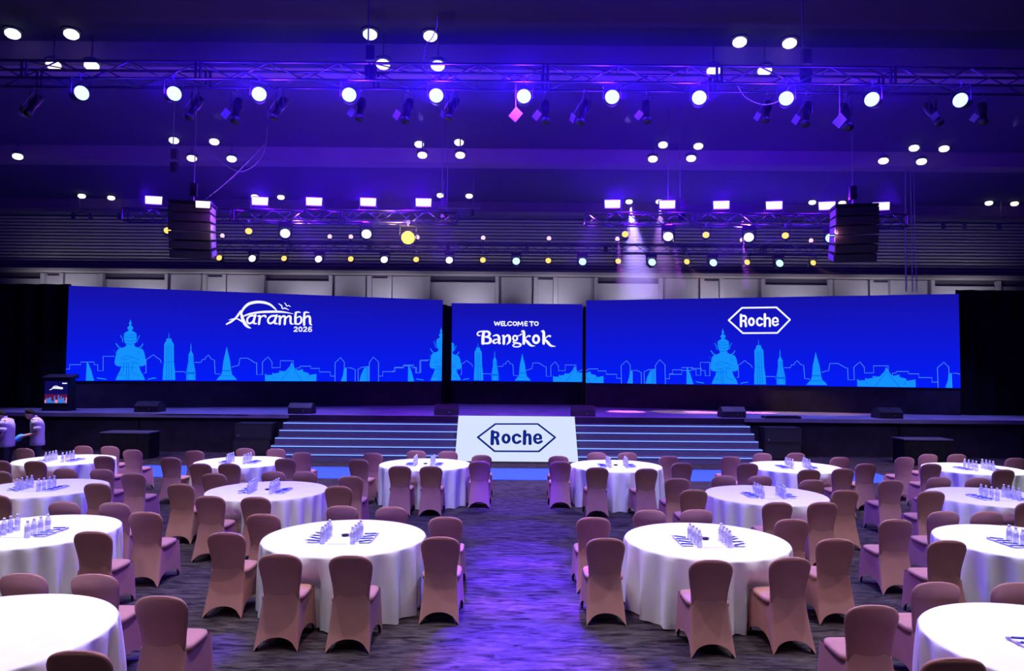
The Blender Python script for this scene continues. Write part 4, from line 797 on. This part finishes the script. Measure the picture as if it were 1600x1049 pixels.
def backrest_mesh():
    rg = []
    for z in (.40, .46, .52, .58, .64, .70, .76, .80, .83, .86, .88, .895, .908, .917, .9215):
        w_ = lerp_tab(WT, z)
        if z > .79: w_ = .217 * max(0.0, 1 - ((z - .79) / .134) ** 2.7) ** (1 / 2.7)
        y = lerp_tab(YT, z); t = lerp_tab(TT, z)
        if z > .9: t *= .8 if z < .915 else .55
        yc = y + lerp_tab(TT, z) / 2
        rg.append(superring(z, max(w_, .03), yc - t / 2, yc + t / 2))
    return MB().rings(rg).mesh('backrest', M['chair'], True)
def skirt_mesh():
    # perimeter: fixed list of (side param)
    N = 14; per = []
    def side(k_, s_):  # k: 0 rear,1 right,2 front,3 left ; s in -1..1
        return k_, s_
    for k_ in range(4):
        for i in range(N): per.append((k_, -1 + 2 * i / N))
    def pos(k_, s_, f_, z):  # f: 0 top .. 1 floor
        f_, up_ = max(f_, 0.0), max(0.0, z - .462)
        wr = .180 + (.219 - .180) * f_ ** 1.1; wf = .212 + (.238 - .212) * f_
        yr = -.2300 - .125 * f_ ** 1.35 + .035 * up_; yf = .222 + .028 * f_
        c = [(-wr, yr), (wr, yr), (wf, yf), (-wf, yf), (-wr, yr)]
        a_, b2 = c[k_], c[k_ + 1]; t = (s_ + 1) / 2
        x = a_[0] + (b2[0] - a_[0]) * t; y = a_[1] + (b2[1] - a_[1]) * t
        # inward sag of the stretched sides
        sag = .022 * f_ * (1 - s_ * s_) * (1.0 if k_ != 0 else .6)
        x += (0, -1, 0, 1)[k_] * sag; y += (1, 0, -1, 0)[k_] * sag
        # rounded corners
        if abs(s_) > .93: x *= .985; y = y if abs(s_) < .93 else y * .99
        return Vector((x, y, z))
    rows = 9; rings_ = []
    for r in range(rows + 1):
        ring = []
        for k_, s_ in per:
            hh = (.118, .14, .14, .14)[k_]; u = abs(s_) / .90
            zb_ = hh * sqrt(max(0, 1 - u ** 2.2)) if u < 1 else 0.0
            f0 = r / rows; zt_ = .462 + (.065 * (1 - s_ ** 6) if k_ == 0 else 0); z = zt_ + (zb_ + .004 - zt_) * f0
            ring.append(pos(k_, s_, 1 - z / .462, z))
        rings_.append(ring)
    return MB().rings(rings_, False, False).mesh('skirt', M['chair'], True)
def seat_mesh():
    rg = [superring(z, w_, y0, y1, 24, 4.5) for z, w_, y0, y1 in ((.44, .213, -.23, .224), (.472, .214, -.23, .226), (.486, .208, -.225, .22), (.493, .185, -.20, .20), (.497, .10, -.12, .12))]
    return MB().rings(rg).mesh('seat', M['chair'], True)
chair0 = bpy.data.objects.new('banquet_chair', None); COL.objects.link(chair0); chair0.empty_display_size = .1
link('backrest', backrest_mesh(), chair0); link('skirt', skirt_mesh(), chair0); link('seat', seat_mesh(), chair0)
for lx, ly, tx, ty in ((-.194, -.318, .04, .13), (.194, -.318, -.04, .13), (.208, .216, -.03, -.03), (-.208, .216, .03, -.03)):
    link('leg', MB().tube((0, 0, 0), (tx, ty, .43), .012, 8).mesh('leg', M['chair_leg'], True), chair0, (lx, ly, 0))
used = False
TNAME = {'A': 'nearest full table left of aisle', 'B': 'nearest full table right of aisle', 'C': 'mid-hall table left of aisle', 'D': 'mid-hall table right of aisle',
 'E': 'aisle table left of logo panel', 'F': 'aisle table right of logo panel', 'G': 'far table below left steps end', 'G2': 'far table below right steps end',
 'K': 'farthest left table by two men', 'K2': 'farthest table at right edge', 'J': 'third table up the left edge', 'J2': 'third table up the right edge',
 'I': 'second table up the left edge', 'I2': 'second table up the right edge', 'H': 'bottom left corner table', 'H2': 'bottom right corner table'}
def place_chair(x, y, rz, label):
    global used
    if used: o = copy_tree(chair0)
    else: o = chair0; used = True
    o.location = (x, y, 0); o.rotation_euler = (0, 0, rz); tag(o, label, 'chair', 'tan covered banquet chairs facing the stage'); return o

# ------------------------------------------------------------------ tables
TR = .930
def cloth_mesh(cx, cy, chairs, seed):
    rnd = random.Random(seed); N = 168
    ph = [rnd.random() * 6.28 for _ in range(5)]; nf = rnd.choice((19, 21, 22, 24))
    def fold(t, f_):
        a_ = sin(nf * t + ph[0] + .9 * sin(2 * t + ph[1])) ; b2 = sin((nf * 2 - 3) * t + ph[2]) * .35; c = sin(5 * t + ph[3]) * .4
        return (a_ + b2 * f_ + c)
    rg = []
    for r in (.02, .3, .6, .8, .89, .915): rg.append([Vector((r * cos(2 * pi * i / N), r * sin(2 * pi * i / N), .768)) for i in range(N)])
    rows = [(0, .7675, TR), (0.015, .760, TR + .008), (.05, .745, TR + .012), (.12, .70, TR + .013), (.25, .62, TR + .012), (.4, .52, TR + .012), (.55, .41, TR + .012), (.7, .30, TR + .012), (.85, .17, TR + .013), (.95, .06, TR + .014), (1, .004, TR + .015)]
    foot = []
    for (dx, dy, rot) in chairs: foot.append((dx, dy, radians(rot)))
    for f_, z, r in rows:
        ring = []
        for i in range(N):
            t = 2 * pi * i / N; amp = .046 * min(1, f_ * 1.5) ** .8 if f_ > .02 else 0
            rr_ = r + amp * fold(t, f_)
            zz = z + (.006 + .006 * sin(nf * t) if f_ == 1 else 0)
            if z < .56:
                for _ in range(40):
                    x, y = rr_ * cos(t), rr_ * sin(t); hit = False
                    for dx, dy, a_ in foot:
                        lx = (x - dx) * cos(a_) + (y - dy) * sin(a_); ly = -(x - dx) * sin(a_) + (y - dy) * cos(a_)
                        if abs(lx) < .262 and -.385 < ly < .275: hit = True; break
                    if hit: rr_ -= .012
                    else: break
            ring.append(Vector((rr_ * cos(t), rr_ * sin(t), zz)))
        rg.append(ring)
    return MB().rings(rg, True, False).mesh('tablecloth', M['cloth'], True)
# bottle, pens, pads
b0 = bpy.data.objects.new('water_bottle', None); COL.objects.link(b0); b0.empty_display_size = .05
MB().lathe([(.026, 0), (.030, .006), (.030, .06), (.028, .07), (.030, .08), (.030, .125), (.026, .145), (.013, .170), (.012, .178)], 12).build('body', M['bottle'], b0, True)
MB().lathe([(.0306, .070), (.0306, .118)], 12, None, False, False).build('label_band', M['blabel'], b0, True)
MB().lathe([(.0145, .174), (.0145, .196), (.012, .198)], 12).build('cap', M['cap'], b0, True)
b_used = False
p0 = bpy.data.objects.new('pen', None); COL.objects.link(p0); p0.empty_display_size = .03
MB().tube((-.06, 0, .006), (.045, 0, .006), .006, 6).build('barrel', M['pen'], p0, True)
MB().tube((.045, 0, .006), (.07, 0, .006), .0065, 6).build('pen_cap', M['pentip'], p0, True)
p_used = False
padm = MB().box((0, 0, .009), (.12, .44, .012)).box((.004, .003, .015), (.115, .43, .006)).mesh('notepad_stack', M['paper'])
sheetm = MB().box((0, 0, .0015), (.21, .30, .003)).mesh('paper_sheet', M['paper'])
ROWW = ['nearest', 'second', 'third', 'backmost']
def dish_obj(parent_loc, label):
    t = thing('small_dish', label, 'dish', parent_loc)
    MB().lathe([(.03, 0), (.035, .004), (.05, .018), (.046, .018), (.03, .008)], 14, None, True, True).build('bowl', M['dish'], t, True)
    MB().lathe([(.012, .008), (.016, .016), (.008, .026)], 8, Ttr(Vector((.01, 0, 0)))).build('sweet', M['dish'], t, True)
for tk, (cx, cy, chairs) in TABLES.items():
    nm = TNAME[tk]
    t = thing('banquet_table', 'round banquet table under a white cloth, ' + nm, 'table', (cx, cy, 0), 0, 'round white tables')
    link('tablecloth', cloth_mesh(cx, cy, chairs, hash(tk) % 1 + ord(tk[0]) * 7 + len(tk)), t)
    MB().lathe([(.90, .735), (.915, .738), (.915, .762), (.90, .765)], 48).build('table_top', M['wood'], t)
    # chairs and their positions around the table
    names = {}
    def nm_pos(dx, dy):
        if dy > 1.1: return 'stage side'
        if abs(dx) > .8: return ('left side far' if dx < 0 else 'right side far') if dy > .3 else ('left side near' if dx < 0 else 'right side near')
        return 'near side'
    grp = {}
    for c in chairs: grp.setdefault(nm_pos(c[0], c[1]), []).append(c)
    for pos_, lst in grp.items():
        lst.sort()
        for j, (dx, dy, rot) in enumerate(lst):
            q = {'left side far': 'left side rear', 'right side far': 'right side rear', 'left side near': 'left side front', 'right side near': 'right side front'}.get(pos_)
            if q is None:
                q = {'stage side': 'stage-side', 'near side': 'camera-side'}[pos_]
                q = ('left of %s pair' if j == 0 else 'right of %s pair') % q if len(lst) > 1 else q + ' centre'
            place_chair(cx + dx, cy + dy, radians(rot), 'tan covered chair, %s, %s' % (q, nm))
    # table dressing
    zt = .769
    ox = cx
    if tk == 'H': cx = cx - .30
    for s_, sn in ((-1, 'left'), (1, 'right')):
        tag(link('notepad_stack', padm, None, (cx + s_ * .30, cy - .12, zt), (0, 0, s_ * -.04)), '%s white notepad pile, %s' % (sn, nm), 'notepad', 'notepad piles on the tables')
        for k_ in range(4):
            o = b0 if not b_used else copy_tree(b0); b_used = True
            o.location = (cx + s_ * (.17 + .004 * k_) + .006 * sin(k_ * 5 + cx), cy - .36 + k_ * .115, zt)
            tag(o, '%s water bottle in the %s row, %s' % (ROWW[k_], sn, nm), 'bottle', 'water bottles on the tables')
            o = p0 if not p_used else copy_tree(p0); p_used = True
            o.location = (cx + s_ * .30, cy - .30 + k_ * .115, zt + .018); o.scale = (1.3, 1.5, 1.2); o.rotation_euler = (0, 0, .35 * s_ + .2 * sin(k_ * 3 + cy) + (0 if s_ > 0 else pi))
            tag(o, '%s blue pen on the %s notepad pile, %s' % (ROWW[k_], sn, nm), 'pen', 'blue pens on the tables')
    tag(link('paper_sheet', sheetm, None, (cx - .01, cy - .22, zt), (0, 0, .05)), 'white paper sheet between the bottles, %s' % nm, 'paper', 'paper sheets on the tables')
    if tk in 'ABEFC': dish_obj((cx + .0, cy + .02, zt), 'small dark dish, %s' % nm)

# ------------------------------------------------------------------ two men
def skin_body(name, chains, m, parent, levels=1):
    """chains: list of lists of (x,y,z,r); first chain is rooted, others attach to nearest existing vertex if close"""
    me = bpy.data.meshes.new(name); V, E, Rr = [], [], []
    for ch in chains:
        prev = None
        for p in ch:
            co = Vector(p[:3]); idx = None
            for i, v in enumerate(V):
                if (v - co).length < 1e-4: idx = i; break
            if idx is None: V.append(co); Rr.append(p[3]); idx = len(V) - 1
            if prev is not None: E.append((prev, idx))
            prev = idx
    me.from_pydata([tuple(v) for v in V], E, []); o = bpy.data.objects.new(name, me); COL.objects.link(o)
    md = o.modifiers.new('skin', 'SKIN'); me.skin_vertices[0].data[0].use_root = True
    for i, r in enumerate(Rr): me.skin_vertices[0].data[i].radius = (r, r)
    sb = o.modifiers.new('sub', 'SUBSURF'); sb.levels = levels; sb.render_levels = levels
    dg = bpy.context.evaluated_depsgraph_get(); dg.update(); me2 = bpy.data.meshes.new_from_object(o.evaluated_get(dg)); bpy.data.objects.remove(o)
    me2.name = name; me2.materials.clear(); me2.materials.append(m); me2.polygons.foreach_set('use_smooth', [True] * len(me2.polygons))
    return link(name, me2, parent)
def ellring(cx_, cy_, z, rx, ry, n=16, tilt=0): return [Vector((cx_ + rx * cos(2 * pi * i / n), cy_ + ry * sin(2 * pi * i / n), z + tilt * cos(2 * pi * i / n))) for i in range(n)]
def man(loc, rz, label, arm_low):
    """faces +x locally"""
    t = thing('person', label, 'person', loc, rz)
    head = Vector((.17, 0, 1.545))
    legs = [[(0, 0, .95, .135), (0, .09, .90, .10), (.01, .10, .50, .062), (-.01, .10, .10, .045), (.10, .11, .05, .045), (.17, .12, .035, .03)],
            [(0, 0, .95, .135), (0, -.09, .90, .10), (.02, -.10, .50, .062), (.0, -.10, .10, .045), (.11, -.11, .05, .045), (.18, -.12, .035, .03)]]
    torso = [(0, 0, .95, .135), (.0, 0, 1.10, .13), (.01, 0, 1.25, .145), (.03, 0, 1.38, .12), (.07, 0, 1.45, .06), (.12, 0, 1.50, .052), (.155, 0, 1.56, .075)]
    sh, el, wr = ((.03, .19, 1.38), (-.03, .24, 1.11), (.22, .15, 1.05)) if not arm_low else ((.03, .19, 1.38), (.02, .24, 1.10), (.24, .18, .94))
    def arm(s_):
        S, E_, W = [Vector((p[0], p[1] * s_, p[2])) for p in (sh, el, wr)]
        ch = [[(.03, 0, 1.38, .12), (*S, .062), (*S.lerp(E_, .5), .048), (*E_, .042), (*E_.lerp(W, .35), .040), (*W, .026)]]
        d = (W - E_).normalized(); side = Vector((0, -s_, 0)); upv = d.cross(side)
        pc = W + d * .05; ch.append([(*W, .026), (*pc, .028), (*(pc + d * .035), .024)])
        base = pc + d * .035
        for j, (off, ln) in enumerate(((-.026, .070), (-.009, .080), (.009, .076), (.026, .058))):
            a_ = base + side * off; b2 = a_ + d * ln * .55 + Vector((0, 0, -.006)); c = b2 + d * ln * .4 + Vector((0, 0, -.022))
            ch.append([(*base, .024) if False else (*(pc + d * .035), .024), (*(a_ + d * .012), .010), (*b2, .009), (*c, .0075)])
        th = W + d * .02 + side * .03; ch.append([(*pc, .028), (*(th + d * .02), .012), (*(th + d * .05 + side * .006), .010), (*(th + d * .075), .008)])
        return ch
    body = skin_body('body', legs + [torso] + arm(1) + arm(-1), M['skin'], t)
    # head
    N = 18; rg = []
    for k_ in range(13):
        v = k_ / 12; zz = -.125 + .25 * v; s_ = sqrt(max(0.0, 1 - (2 * v - 1) ** 2)); wid = .078 * s_ ** .8; dep = .098 * s_ ** .8 * (1.0 if v > .35 else .82 + .5 * v)
        off = .012 if v < .4 else 0
        rg.append([Vector((off + dep * cos(2 * pi * i / N), wid * sin(2 * pi * i / N), zz)) for i in range(N)])
    Rh = Ry(.42); Th = Ttr(head, Rh)
    rg = [[Th @ p for p in r] for r in rg]
    hd = MB().rings(rg).build('head', M['skin'], t, True)
    MB().rings([[Th @ Vector((x, y * k2, z)) for x, y, z in ((.088, .014, -.03), (.088, -.014, -.03), (.096, 0, .03))] for k2 in (1,)] + [[Th @ Vector((x, y, z)) for x, y, z in ((.118, .008, -.028), (.118, -.008, -.028), (.10, 0, .02))]]).build('nose', M['skin'], hd, True)
    for s_ in (-1, 1):
        MB().lathe([(.004, -.004), (.011, 0), (.004, .006)], 8, Th @ Ttr(Vector((.087, s_ * .03, .02)), Ry(radians(90)))).build('eye', M['eye'], hd, True)
        MB().lathe([(.01, -.012), (.026, 0), (.02, .012)], 8, Th @ Ttr(Vector((-.005, s_ * .08, -.0)), Rx(radians(90)))).build('ear', M['skin'], hd, True)
    MB().box(Th @ Vector((.093, 0, -.065)), (.01, .045, .010), Rh).build('mouth', mat('lips', (.25, .09, .08), .6), hd)
    rg = []
    for k_ in range(9):
        v = k_ / 8; a_ = v * pi / 2; zz = .012 + .128 * sin(a_); s_ = cos(a_) if k_ < 8 else .05
        rg.append([Th @ Vector((-.018 + .104 * s_ * cos(2 * pi * i / N) * (1 if cos(2 * pi * i / N) < 0 else .93), .088 * s_ * sin(2 * pi * i / N), zz + (.045 * max(0, cos(2 * pi * i / N)) - .075 * max(0, -cos(2 * pi * i / N))) * (1 - v))) for i in range(N)])
    MB().rings(rg).build('hair', M['hair'], t, True)
    # polo shirt
    lean = [(.80, .00, .155, .195), (.86, .0, .158, .196), (.98, .0, .148, .182), (1.10, .005, .148, .178), (1.22, .01, .155, .190), (1.32, .02, .152, .212), (1.38, .03, .135, .212), (1.42, .04, .115, .180), (1.45, .055, .092, .125), (1.475, .075, .070, .075), (1.49, .085, .064, .066)]
    pol = MB().rings([ellring(c, 0, z, a_, b2, 20) for z, c, a_, b2 in lean], True, True).build('polo_shirt', M['shirt'], t, True)
    for s_ in (-1, 1):
        S, E_ = Vector((sh[0], (sh[1] - .02) * s_, sh[2])), Vector((el[0], el[1] * s_, el[2]))
        D = (E_ - S); MB().tube(S - D * .24, S - D * .12, .045, 14, .075, True).tube(S - D * .12, S + D * .45, .082, 14, .084).tube(S + D * .45, S + D * .80, .082, 14, .078).build('sleeve', M['shirt'], pol, True)
    MB().lathe([(.070, 0), (.078, .012), (.074, .035), (.066, .03)], 14, Ttr(Vector((.085, 0, 1.465)), Ry(.5)), False, False).build('collar', M['shirt'], pol, True)
    # trousers
    mb = MB(); mb.rings([ellring(.0, 0, z, a_, b2, 16) for z, a_, b2 in ((.80, .13, .17), (.9, .135, .175), (1.0, .13, .165))]); trs = mb.build('trousers', M['trousers'], t, True)
    for s_ in (-1, 1):
        MB().rings([ellring(cx_, s_ * .095, z, r, r, 14) for cx_, z, r in ((0, .88, .10), (.01, .7, .092), (.015, .5, .078), (.0, .3, .07), (.0, .07, .065))]).build('trouser_leg', M['trousers'], trs, True)
    for s_ in (-1, 1):
        MB().rings([[Vector((cx_ + .1 * 0 + a_ * cos(2 * pi * i / 12), s_ * .11 + .048 * sin(2 * pi * i / 12), z)) for i in range(12)] for cx_, z, a_ in ((.07, 0, .14), (.07, .03, .142), (.06, .07, .125), (.0, .11, .06))]).build('shoe', M['black'], t, True)
    return t, [Vector((wr[0], wr[1] * s_, wr[2])) for s_ in (1, -1)]
man((-11.93, 17.0, 0), pi + .22, 'man in a white polo bending forward, leftmost at the frame edge', True)
tp, hands = man((-11.45, 17.35, 0), pi + .50, 'man in a white polo holding something blue, head bowed', False)
# the blue cloth he holds
rg = []
for k_ in range(7):
    v = k_ / 6; s_ = sin(pi * (.08 + .84 * v)); rg.append([Vector((.27 + .20 * v, (.07 * s_ + .01 * sin(i * 2)) * sin(2 * pi * i / 12), 1.035 - .10 * v + (.08 * s_ + .01 * cos(3 * i)) * cos(2 * pi * i / 12))) for i in range(12)])
tag(MB().rings(rg).build('blue_cloth', M['bluecloth'], None, True, (-11.45, 17.35, 0), (0, 0, pi + .50)), 'bunched bright blue cloth in the hands of the man in white polo', 'cloth')
